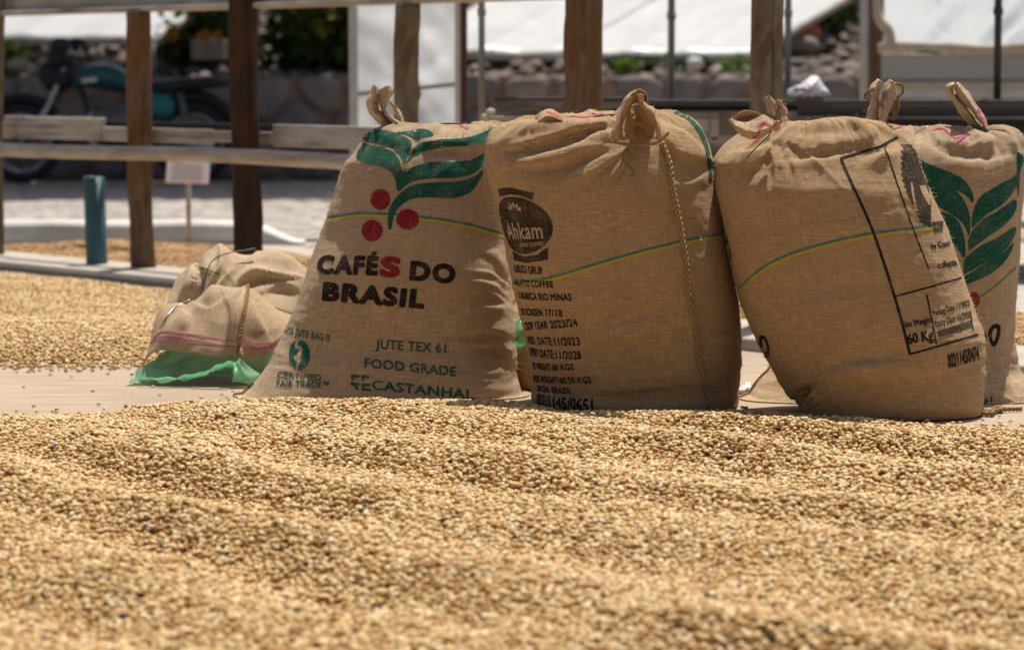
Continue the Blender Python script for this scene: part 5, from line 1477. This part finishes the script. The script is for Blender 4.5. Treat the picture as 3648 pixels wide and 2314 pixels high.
for L in [[(820, 352), (850, 372), (900, 398), (980, 428), (1040, 462), (1074, 515), (1072, 552), (1050, 524), (990, 492), (900, 458), (840, 430), (800, 400)],
          [(810, 440), (875, 462), (940, 474), (1000, 502), (1040, 548), (1062, 612), (1058, 684), (1036, 640), (990, 602), (920, 565), (850, 540), (800, 500)],
          [(850, 575), (930, 592), (990, 612), (1026, 652), (1044, 722), (1040, 780), (1010, 742), (960, 692), (890, 650)],
          [(1076, 655), (1078, 600), (1108, 535), (1170, 492), (1240, 456), (1262, 440), (1256, 490), (1205, 556), (1135, 602)],
          [(1062, 752), (1066, 694), (1112, 634), (1182, 592), (1252, 548), (1250, 596), (1205, 650), (1135, 698)],
          [(1044, 848), (1046, 790), (1102, 742), (1182, 702), (1250, 662), (1244, 704), (1195, 766), (1122, 806)],
          [(1028, 900), (1040, 868), (1102, 826), (1200, 768), (1244, 728), (1218, 790), (1155, 848), (1075, 884)],
          [(1262, 345), (1276, 352), (1290, 380), (1276, 420), (1268, 520), (1262, 470)]]:
    c_ = np.mean(L, axis=0); G4([[tuple(c_ + (np.array(p) - c_) * (1.03, 1.06)) for p in L]], 'leaf_print', M['green'])
G4([[(1080 + 26 * math.cos(a), 960 + 34 * math.sin(a)) for a in np.linspace(0, 6.283, 16, endpoint=False)]], 'berry_print', M['red'])
stripes(s4, c8([(1040, 985), (1110, 952), (1180, 900), (1256, 830)]), k4, 6, 6)
G4([[(1150, 1140), (1140, 1110), (1150, 1075), (1175, 1060), (1192, 1072), (1190, 1110), (1178, 1145), (1160, 1156)], [(1160, 1130), (1156, 1105), (1166, 1080), (1178, 1082), (1176, 1108), (1168, 1132)]], 'printed_lettering', M['black'])
G4([[(1100, 1100), (1124, 1092), (1134, 1115), (1126, 1142), (1100, 1152)]], 'printed_lettering', M['black'])
for body, p0, p1 in (('61', (1118, 1398), (1158, 1388)), ('DE', (1122, 1432), (1176, 1420))):
    text_px(s4, 'printed_lettering', body, c8([p0])[0], c8([p1])[0], np.array((2, -26)) / 1.1745, M['green'], k4, .04, 1.05)
ce = cv(2648, 0, 2.181)
for L in [[(1160, 1010), (1240, 980), (1330, 965), (1380, 985)], [(1470, 1012), (1550, 1000), (1600, 1040), (1650, 1075), (1700, 1055), (1770, 1040)], [(1660, 1110), (1700, 1080), (1740, 1050)]]:
    print_px(s4, 'hem_stripe', *loops_to_outline([stroke(ce(L), 6)]), M['pink'], k4, step=5)
ears4 = [([[(958, 925), (985, 830), (1000, 765), (975, 690), (1038, 605)], [(1000, 935), (1015, 830), (1028, 750), (1030, 690), (1060, 625)], [(1045, 945), (1052, 825), (1062, 745), (1072, 685), (1086, 650)]], ce, (7.80, 7.755, 7.79)),
         ([[(1042, 940), (1062, 825), (1076, 745), (1092, 680), (1142, 620)], [(1070, 955), (1100, 840), (1130, 750), (1145, 690), (1165, 630)], [(1092, 968), (1135, 862), (1180, 765), (1196, 690), (1188, 648)]], ce, (7.79, 7.745, 7.80)),
         ([[(1868, 1034), (1750, 955), (1680, 865), (1612, 765), (1574, 695), (1596, 655), (1640, 645)], [(1885, 1030), (1790, 945), (1700, 830), (1640, 750), (1605, 700), (1612, 672), (1640, 660)], [(1895, 1020), (1810, 925), (1710, 800), (1660, 730), (1630, 690), (1625, 680), (1640, 670)]], ce, (7.80, 7.77, 7.80)),
         ([[(1640, 662), (1660, 730), (1712, 800), (1812, 925), (1880, 1025)], [(1660, 650), (1710, 730), (1770, 810), (1840, 920), (1895, 1015)], [(1655, 643), (1735, 710), (1805, 800), (1870, 915), (1912, 1000)]], ce, (7.79, 7.735, 7.79))]
es = list(ear(ears4, k4, M['jute_pale'], seed=60))
print_px(es[3][0], 'hem_stripe', *loops_to_outline([stroke(ce([(1820, 850), (1850, 910), (1890, 985)]), 8)]), M['pink'], es[3][1], step=5)
for L in [[(1190, 650), (1235, 665), (1238, 720), (1200, 760), (1205, 830), (1180, 900), (1160, 930)], [(1020, 690), (960, 720), (945, 760), (980, 765)], [(1180, 770), (1165, 850), (1172, 900)]]:
    braid([at(*p, 7.76) for p in ce(L)], .0035, .014, 'frayed_thread', M['rope'], k4, 2)
MB().tube(curve([at(*p, 7.66) for p in ce([(1330, 1040), (1380, 1010), (1432, 985)])], 12), .0018, 6).build('tie_wire', M['steel_wire'], k4)
def edge_seam(S, rows, root):
    """sewn corner seam along the left edge of a sack"""
    pts = []
    for jj in rows:
        k = int(np.argmin(project(S.P[jj])[0])); pts.append(S.P[jj, k] + (-.001, -.004, .001))
    braid(pts, .0042, .017, 'bottom_seam', M['rope'], root)
edge_seam(s4, range(1, 34, 4), k4)
edge_seam(s1, range(1, 24, 4), k1)
for L in [[(3470, 1470), (3500, 1462), (3540, 1464), (3575, 1455)], [(3500, 1468), (3530, 1474), (3552, 1460), (3640, 1456)], [(3480, 1474), (3520, 1468), (3556, 1448), (3566, 1462)]]:
    braid([gnd(*p, .008) for p in L], .005, .02, 'frayed_thread', M['rope'], k4, 2)

# ================= dark sack behind the gap of the first two
s5 = sack_surface([(0.0, 1790, 1400, 2110, 1400, .14, 7.97, 2.6), (0.2, 1790, 1310, 2110, 1310, .17, 7.99, 2.8), (0.6, 1800, 1200, 2080, 1200, .16, 8.0, 2.8), (0.9, 1815, 1100, 2050, 1100, .10, 8.0, 2.6), (1.0, 1830, 1060, 2010, 1060, .008, 8.0, 2.0)], 505, 120, 80)
k5 = thing('coffee_sack', 'low jute sack in deep shade seen in the gap between two standing sacks', 'sack', (.07, 8.0, 0), 'filled jute coffee sacks')
s5.build('sack_body', M['jute_warm'], k5)
gf = loft([[(1815, 1240, 7.84), (1850, 1245, 7.82), (1890, 1235, 7.84)], [(1815, 1190, 7.83), (1850, 1180, 7.81), (1890, 1190, 7.83)], [(1820, 1140, 7.86), (1850, 1130, 7.85), (1885, 1140, 7.86)]], 24, 16, .008, 3, 18)
gp = gf.build('green_liner', M['green_film'], k5, .001)

# ================= empty sacks thrown over a green plastic liner
cp = cv(400, 800, 2.3486)
def Lp(pts, Ys):
    P = cp(pts); yy = np.interp(np.linspace(0, 1, len(P)), np.linspace(0, 1, len(Ys)), Ys)
    return [(x, y, float(Y)) for (x, y), Y in zip(P, yy)]
b1 = loft([Lp([(455, 690), (560, 770), (700, 770), (860, 720), (1000, 640), (1150, 660), (1350, 700), (1560, 760), (1700, 800)], [8.32, 8.22, 8.2, 8.22, 8.3]),
           Lp([(480, 570), (590, 580), (690, 520), (780, 470), (900, 480), (1000, 470), (1200, 500), (1400, 540), (1700, 560)], [8.38, 8.26, 8.25, 8.26, 8.32]),
           Lp([(520, 480), (640, 440), (720, 350), (800, 320), (900, 330), (1010, 340), (1200, 350), (1400, 360), (1700, 440)], [8.42, 8.32, 8.30, 8.32, 8.36]),
           Lp([(560, 422), (690, 322), (790, 215), (880, 157), (950, 192), (1010, 230), (1180, 242), (1330, 217), (1480, 262), (1640, 372), (1720, 420)], [8.48, 8.44, 8.42, 8.42, 8.44]),
           Lp([(590, 480), (720, 420), (800, 330), (880, 290), (950, 310), (1010, 340), (1180, 350), (1330, 330), (1480, 370), (1640, 450), (1720, 480)], [8.62, 8.62, 8.6, 8.6, 8.6])], 150, 90, .004, 71, 9)
for ln_, sg_, am_, kd in [([(560, 760), (640, 600), (690, 450), (700, 330)], 22, -.022, 'S'), ([(760, 640), (800, 480), (880, 330), (890, 170)], 22, .014, 'S'), ([(840, 560), (940, 430), (1060, 330), (1180, 250)], 24, .018, 'S'),
                          ([(1000, 620), (1080, 480), (1250, 420), (1480, 440)], 26, -.020, 'S'), ([(1200, 350), (1360, 380), (1560, 420)], 26, .012, 'S'), ([(1280, 560), (1420, 520), (1560, 560)], 26, -.010, 'S'), ([(620, 700), (660, 560), (740, 440)], 16, .010, 'S')]:
    b1.fold(cp(ln_), sg_ / 2.3486, am_, kd)
e1 = thing('empty_sack', 'crumpled empty jute sack with blue yellow stripe at the back of the pile', 'sack', (*at(800, 1200, 8.4)[:2], 0), 'empty jute sacks on the plastic')
b1.build('cloth', M['jute_pale'], e1, .004); fuzz(b1, e1, 250, 6)
stripes(b1, cp([(690, 352), (760, 375), (830, 400), (915, 432)]), e1, 6, 6)
stripes(b1, cp([(930, 402), (965, 430), (995, 465), (1022, 520)]), e1, 6, 6)
MB().tube(curve([at(*p) for p in Lp([(755, 560), (770, 470), (800, 370), (840, 300), (920, 255), (1020, 228), (1120, 215), (1195, 200)], [8.22, 8.25, 8.28, 8.34])], 40), np.concatenate([np.full(28, .0015), np.linspace(.0018, .0035, 12)]), 6).build('tie_wire', M['wire'], e1)
b2 = loft([Lp([(262, 1172), (300, 1092), (380, 1047), (560, 1056), (700, 1080), (850, 1100), (960, 1100), (1040, 1086), (1100, 1112), (1200, 1132), (1300, 1074), (1430, 985)], [8.06, 7.97, 7.95, 7.95, 7.96, 8.0]),
           Lp([(315, 1000), (345, 935), (430, 893), (600, 905), (760, 940), (900, 960), (1000, 960), (1060, 905), (1130, 965), (1230, 990), (1330, 965), (1460, 900)], [8.10, 7.99, 7.97, 7.97, 7.98, 8.02]),
           Lp([(345, 850), (372, 800), (450, 762), (600, 745), (760, 742), (900, 742), (1020, 730), (1085, 695), (1160, 725), (1280, 765), (1390, 805), (1500, 830)], [8.15, 8.04, 8.02, 8.02, 8.04, 8.08]),
           Lp([(372, 750), (430, 668), (540, 662), (660, 628), (760, 577), (840, 510), (960, 532), (1105, 536), (1130, 512), (1200, 557), (1300, 642), (1510, 795)], [8.22, 8.15, 8.14, 8.14, 8.15, 8.16]),
           Lp([(420, 800), (480, 740), (560, 730), (660, 700), (760, 660), (840, 600), (960, 610), (1100, 610), (1130, 600), (1200, 640), (1300, 720), (1480, 830)], [8.34, 8.32, 8.32, 8.32, 8.32])], 150, 90, .003, 72, 9)
for ln_, sg_, am_, kd in [([(1120, 530), (1090, 700), (1062, 880), (1040, 1060)], 20, .020, 'S'), ([(930, 600), (980, 720), (960, 900), (950, 1060)], 40, -.008, 'S'), ([(560, 680), (640, 760), (620, 900)], 40, .008, 'S'),
                          ([(430, 830), (520, 720), (640, 640)], 18, -.006, 'S'), ([(1180, 620), (1230, 760), (1300, 900)], 36, .010, 'S'), ([(700, 650), (800, 690), (920, 620)], 26, .008, 'S')]:
    b2.fold(cp(ln_), sg_ / 2.3486, am_, kd)
e2 = thing('empty_sack', 'empty jute sack with pink hem stripes draped over green plastic', 'sack', (*at(750, 1300, 8.1)[:2], 0), 'empty jute sacks on the plastic')
b2.build('cloth', M['jute'], e2, .004)
for L, w in [([(340, 960), (380, 915), (450, 895), (620, 915), (780, 942), (920, 965), (1035, 975)], 6), ([(322, 995), (380, 950), (460, 938), (620, 962), (780, 990), (920, 1012), (1030, 1022)], 8), ([(1045, 905), (1100, 950), (1160, 990), (1230, 1000), (1330, 990), (1420, 960)], 6), ([(1040, 945), (1100, 995), (1160, 1030), (1230, 1035), (1330, 1010), (1425, 975)], 8)]:
    print_px(b2, 'hem_stripe', *loops_to_outline([stroke(cp(L), w / 2.3486 * 1.6)]), M['pink'], e2, step=6)
braid(list(on_cloth(b2, cp([(1128, 522), (1110, 620), (1095, 720), (1078, 810), (1062, 900), (1050, 960), (1058, 1020)]), .004)) + [at(*p, 7.93) for p in cp([(1080, 1080), (1085, 1130), (1070, 1160), (1100, 1165)])], .0055, .020, 'side_seam', M['seam'], e2)
MB().tube(curve([p for p in on_cloth(b2, cp([(425, 830), (460, 770), (510, 710), (560, 675), (610, 655)]), .003)] + [at(*cp([(650, 625)])[0], 8.12)], 24), .0013, 6).build('tie_wire', M['steel_wire'], e2)
gl = thing('plastic_liner', 'glossy translucent green plastic liner spilling from under the empty sacks', 'plastic', (*gnd(700, 1355)[:2], 0))
for cs, sd in [([Lp([(108, 1304), (240, 1300), (400, 1290), (540, 1270)], [7.95, 7.97]), Lp([(140, 1285), (290, 1230), (420, 1175), (540, 1165)], [8.00, 8.02]), Lp([(200, 1240), (290, 1165), (420, 1058), (560, 1045)], [8.06, 8.06])], 1),
               ([Lp([(210, 1292), (500, 1264), (720, 1216), (880, 1162), (980, 1143), (1022, 1165)], [7.93, 7.90, 7.90]), Lp([(215, 1298), (480, 1290), (690, 1255), (860, 1196), (960, 1168), (1015, 1172)], [7.92, 7.88, 7.88]), Lp([(220, 1303), (440, 1308), (660, 1303), (830, 1238), (935, 1190), (1010, 1180)], [7.93, 7.89, 7.90])], 2),
               ([Lp([(1012, 1162), (1030, 1200), (1028, 1260), (1015, 1322)], [7.92, 7.92]), Lp([(1040, 1140), (1080, 1220), (1110, 1280), (1090, 1322)], [7.90, 7.89]), Lp([(1080, 1110), (1180, 1200), (1240, 1262), (1180, 1324)], [7.95, 7.93])], 3),
               ([Lp([(500, 1240), (700, 1255), (900, 1262), (1150, 1290), (1350, 1300)], [8.06, 8.04]), Lp([(500, 1140), (700, 1170), (900, 1180), (1150, 1180), (1380, 1160)], [8.08, 8.08]), Lp([(500, 1040), (700, 1060), (900, 1080), (1150, 1080), (1450, 960)], [8.10, 8.10])], 4)]:
    S = loft(cs, 80, 40, .011, 80 + sd, 16)
    S.P[..., 2] = np.maximum(S.P[..., 2], .004); S.normals()
    S.build('film_fold', M['green_film'], gl)
# ------------------------------------------------------------------ coffee beans
def bean_mesh():
    me = bpy.data.meshes.new('coffee_bean')
    V, F = [], []
    nu, nv = 14, 8
    for j in range(nv + 1):
        p = -math.pi / 2 + math.pi * j / nv
        for i in range(nu):
            t = 2 * math.pi * i / nu
            x, y, z = math.cos(p) * math.cos(t), math.cos(p) * math.sin(t), math.sin(p)
            if z < 0:
                z *= 0.42
                z += 0.34 * math.exp(-(y / 0.22) ** 2) * (1 - abs(x) ** 3)
            y *= 0.74 + 0.03 * x
            V.append((x * 0.0058, y * 0.0056, z * 0.0036 + 0.0008))
    F = [(j * nu + i, j * nu + (i + 1) % nu, (j + 1) * nu + (i + 1) % nu, (j + 1) * nu + i) for j in range(nv) for i in range(nu)]
    me.from_pydata(V, [], F)
    me.polygons.foreach_set('use_smooth', [True] * len(me.polygons))
    return me
BM = bean_mesh(); BM.materials.append(M['bean'])
BM2 = bean_mesh(); BM2.materials.append(M['bean_orange'])
BM1 = bean_mesh(); BM1.materials.append(M['bean_single'])

# single beans strewn over the bare concrete
singles = []
sr = np.random.default_rng(3)
spots = [(330, 1395), (86, 1382), (545, 1378), (180, 1340), (690, 1388), (60, 1330), (505, 1365), (790, 1410),
         (3300, 1482), (3345, 1500), (3420, 1512), (3500, 1500), (3560, 1488), (3600, 1506), (3260, 1472), (120, 1452), (350, 1445), (610, 1362), (830, 1395), (740, 1375), (255, 1320), (570, 1412)]
for k, (x, y) in enumerate(spots):
    o = bpy.data.objects.new('loose_bean', BM1); COL.objects.link(o)
    o.location = tuple(gnd(x, y, .0)); o.location.z = 0.0035
    o.rotation_euler = (sr.normal(0, .2) + (math.pi if sr.random() < .4 else 0), sr.normal(0, .2), sr.uniform(0, 6.28))
    tag(o, 'single pale coffee bean lying loose on the bare concrete floor', 'bean', 'loose beans strewn on the concrete')
    singles.append(o)
src1, src2 = bpy.data.objects.new('loose_bean', BM), bpy.data.objects.new('loose_bean', BM2)
for o, (x, y), l in ((src1, (470, 1340), 'pale coffee bean lying alone before the left bean heap'), (src2, (310, 982), 'amber coffee bean lying alone at the foot of the blue pipe')):
    COL.objects.link(o); p = gnd(x, y, 0.0); o.location = (p[0], p[1], .0035 if o is src1 else .041)
    tag(o, l, 'bean', 'loose beans strewn on the concrete')

def bean_nodes(name, src):
    ng = bpy.data.node_groups.new(name, 'GeometryNodeTree')
    ng.interface.new_socket('Geometry', in_out='INPUT', socket_type='NodeSocketGeometry')
    ng.interface.new_socket('Geometry', in_out='OUTPUT', socket_type='NodeSocketGeometry')
    gi, go = ng.nodes.new('NodeGroupInput'), ng.nodes.new('NodeGroupOutput')
    oi = ng.nodes.new('GeometryNodeObjectInfo'); oi.transform_space = 'ORIGINAL'; oi.inputs['Object'].default_value = src
    iop = ng.nodes.new('GeometryNodeInstanceOnPoints')
    ra = ng.nodes.new('GeometryNodeInputNamedAttribute'); ra.data_type = 'FLOAT_VECTOR'; ra.inputs['Name'].default_value = 'turn'
    sa = ng.nodes.new('GeometryNodeInputNamedAttribute'); sa.data_type = 'FLOAT'; sa.inputs['Name'].default_value = 'size'
    L = ng.links.new
    L(gi.outputs[0], iop.inputs['Points']); L(oi.outputs['Geometry'], iop.inputs['Instance'])
    L(ra.outputs[0], iop.inputs['Rotation']); L(sa.outputs[0], iop.inputs['Scale'])
    L(iop.outputs[0], go.inputs[0])
    return ng
NG1, NG2 = bean_nodes('scatter_pale_beans', src1), bean_nodes('scatter_amber_beans', src2)

def bean_points(name, P, label, ng, seed):
    r = np.random.default_rng(seed); n = len(P)
    me = bpy.data.meshes.new(name); me.vertices.add(n); me.vertices.foreach_set('co', np.asarray(P, np.float32).ravel())
    tn = np.stack([r.normal(0, .40, n) + np.where(r.random(n) < .36, math.pi, 0), r.normal(0, .36, n), r.uniform(0, 6.283, n)], 1)
    for nm, tp, arr, key in (('turn', 'FLOAT_VECTOR', tn, 'vector'), ('size', 'FLOAT', r.uniform(1.02, 1.40, n), 'value'), ('shade', 'FLOAT', r.random(n), 'value')):
        a_ = me.attributes.new(nm, tp, 'POINT'); a_.data.foreach_set(key, arr.astype(np.float32).ravel())
    o = bpy.data.objects.new(name, me); COL.objects.link(o)
    md = o.modifiers.new('beans', 'NODES'); md.node_group = ng
    return tag(o, label, 'beans', kind='stuff')

def bed_mesh(name, h, xs, ys, drop, mask=None):
    X, Y = np.meshgrid(xs, ys); Z = h(X, Y) - drop
    nx = len(xs); V = np.stack([X, Y, Z], -1).reshape(-1, 3)
    ok = (h(X, Y) > 0.004).ravel()
    F = []
    for j in range(len(ys) - 1):
        for i in range(nx - 1):
            q_ = (j * nx + i, j * nx + i + 1, (j + 1) * nx + i + 1, (j + 1) * nx + i)
            if all(ok[k] for k in q_): F.append(q_)
    return V, F

def scatter(h, x0, x1, y0, y1, step, keep, seed, layers=2):
    r = np.random.default_rng(seed); out = []
    for L in range(layers):
        gx, gy = np.meshgrid(np.arange(x0, x1, step), np.arange(y0, y1, step * .87))
        gx[1::2] += step / 2
        gx = gx.ravel() + r.uniform(-.42, .42, gx.size) * step; gy = gy.ravel() + r.uniform(-.42, .42, gy.size) * step
        z = h(gx, gy)
        m = (z > 0.003 + .004 * L) & keep(gx, gy, z)
        if L > 0: m &= r.random(m.size) < .62
        zz = z[m] + (-.004 + .0056 * L) + r.uniform(-.0012, .0026, m.sum())
        out.append(np.stack([gx[m], gy[m], np.maximum(zz, .003)], 1))
    return np.vstack(out)

# front bed
ex = np.array([-1400, 0, 250, 420, 560, 700, 900, 1200, 1700, 1880, 2000, 2300, 2620, 2900, 3080, 3200, 3350, 3648, 5200])
ey = np.array([7.10, 7.12, 7.17, 7.26, 7.40, 7.49, 7.52, 7.52, 7.52, 7.46, 7.29, 7.26, 7.28, 7.20, 7.16, 7.06, 6.98, 6.92, 6.8])
def front_h(x, y):
    pxs = 1824 + x / y * FPX
    edge = np.interp(pxs, ex, ey) + .02 * vnoise(x * 9, y * 0 + 3, 5)
    d = edge - y
    rise = 1 - .16 * np.exp(-np.clip(d, 0, 9) / .03) - .84 * np.exp(-np.clip(d, 0, 9) / .40)
    wx = x + .10 * fbm(x * 1.6, y * 1.6, 61, 2); wy = y + .11 * fbm(x * 1.3, y * 1.3, 62, 2)
    ph = (wx * .787 + wy * .617) * 2 * math.pi / .46
    rid = np.sin(ph + .5 * np.sin(ph)) * (.62 + .6 * vnoise(x * 2.1, y * 1.7, 67))
    und = .027 * rid + .011 * fbm(x * 3.4, y * 3.0, 63, 3) + .0035 * fbm(x * 13, y * 13, 64, 2)
    base = .044 + .008 * fbm(x * .9, y * .9, 66, 2)
    mound = .006 * np.exp(-(((pxs - 1000) / 500) ** 2)) * np.exp(-((d - .25) / .25) ** 2)
    hgt = rise * (base + und * smooth(0, .35, d) + mound)
    return np.where(d > 0, np.maximum(hgt, .0), -.02)
def in_view(mg):
    def f(x, y, z):
        a_, b_ = project(np.stack([x, y, z], -1))
        return (a_ > -mg) & (a_ < 3648 + mg) & (b_ < 2314 + mg * .8)
    return f
xs, ys = np.arange(-1.9, 1.95, .016), np.arange(3.4, 7.62, .016)
V, F = bed_mesh('bean_layer', front_h, xs, ys, .0075)
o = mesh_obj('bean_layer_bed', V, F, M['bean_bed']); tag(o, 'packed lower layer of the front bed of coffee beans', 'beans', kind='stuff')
P = scatter(front_h, -1.9, 1.95, 3.6, 7.62, .0101, in_view(800), 91)
sr2 = np.random.default_rng(17); ns = 900          # strays along the edge of the bed
sx_ = sr2.uniform(-1.4, 1.4, ns)
for _ in range(3):
    ed = np.interp(1824 + sx_ / 7.2 * FPX, ex, ey)
sy_ = ed + sr2.exponential(.06, ns) - .02
keep_ = (sy_ < np.interp(1824 + sx_ / 7.2 * FPX, [0, 820, 860, 1850, 1900, 2600, 2650, 2840, 2880, 3480, 3500], [8.4, 8.4, 7.54, 7.54, 7.28, 7.28, 7.5, 7.5, 7.12, 7.12, 7.5]))
P = np.vstack([P, np.stack([sx_, sy_, np.full(ns, .0035)], 1)[keep_]])
bean_points('coffee_beans', P, 'broad bed of pale gold parchment coffee beans in the foreground', NG1, 92)
print('front beans', len(P))

# heap on the left, against the kerb
def left_h(x, y):
    p = np.stack([x - L0[0], y - L0[1]], -1); nn = p @ LN
    front = y - 8.50 - .05 * vnoise(x * 4, y * 0, 4)
    back = -.33 - nn
    side = at(640, 1200, 9.0)[0] + .1 * vnoise(y * 3, y * 0, 6) + .10 - x
    e = np.minimum(np.minimum(front / .35, back / .12), side / .3)
    r_ = 1 - np.exp(-np.clip(e, 0, 9) * 1.4)
    h = r_ * (.020 + .010 * fbm(x * 2.2, y * 2.2, 44, 3) + .045 * np.exp(-((front - .5) / .7) ** 2))
    return np.where(e > 0, h, -.02)
xs, ys = np.arange(-2.7, -.6, .02), np.arange(8.35, 12.6, .02)
V, F = bed_mesh('bean_layer', left_h, xs, ys, .0075)
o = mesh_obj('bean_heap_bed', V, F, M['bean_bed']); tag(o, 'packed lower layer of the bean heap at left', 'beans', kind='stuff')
P = scatter(left_h, -2.7, -.6, 8.35, 12.6, .0104, in_view(300), 93)
ns = 260
P = np.vstack([P, np.stack([sr2.uniform(-1.6, -.75, ns), 8.50 - sr2.exponential(.07, ns), np.full(ns, .0035)], 1)])
bean_points('coffee_bean_heap', P, 'spread heap of pale coffee beans at left behind the bare concrete', NG1, 94)
print('left beans', len(P))

# amber beans beyond the kerb
def amber_h(x, y):
    p = np.stack([x - L0[0], y - L0[1]], -1); s_ = p @ LD; nn = p @ LN
    e = np.minimum(np.minimum((nn - .16 - .05 * vnoise(s_ * 3, s_ * 0, 7)) / .2, (1.35 - nn + .1 * vnoise(s_ * 2, s_ * 0, 8)) / .3), (s_ + 2.3 + .25 * vnoise(nn * 3, nn * 0, 9)) / .4)
    h = (1 - np.exp(-np.clip(e, 0, 9) * 1.6)) * (.045 + .015 * fbm(x * 3, y * 3, 45, 3)) - .008
    return np.where(e > 0, h, -.02)
def amber_keep(x, y, z):
    a_, b_ = project(np.stack([x, y, z], -1))
    return (b_ < 1330) & (((a_ > -250) & (a_ < 1420)) | ((a_ > 2480) & (a_ < 2860)) | ((a_ > 3480) & (a_ < 3900)))
xs, ys = np.arange(-3.3, 2.6, .03), np.arange(7.6, 15.9, .03)
V, F = bed_mesh('bean_layer', amber_h, xs, ys, .0075)
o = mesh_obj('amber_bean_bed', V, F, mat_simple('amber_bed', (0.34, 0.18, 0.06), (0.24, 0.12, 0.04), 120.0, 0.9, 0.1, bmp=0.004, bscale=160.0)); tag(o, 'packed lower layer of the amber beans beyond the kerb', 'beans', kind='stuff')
P = scatter(amber_h, -3.3, 2.6, 7.6, 15.9, .0115, amber_keep, 95, 1)
bean_points('amber_coffee_beans', P, 'spread of amber brown coffee beans beyond the kerb and timber posts', NG2, 96)
print('amber beans', len(P))
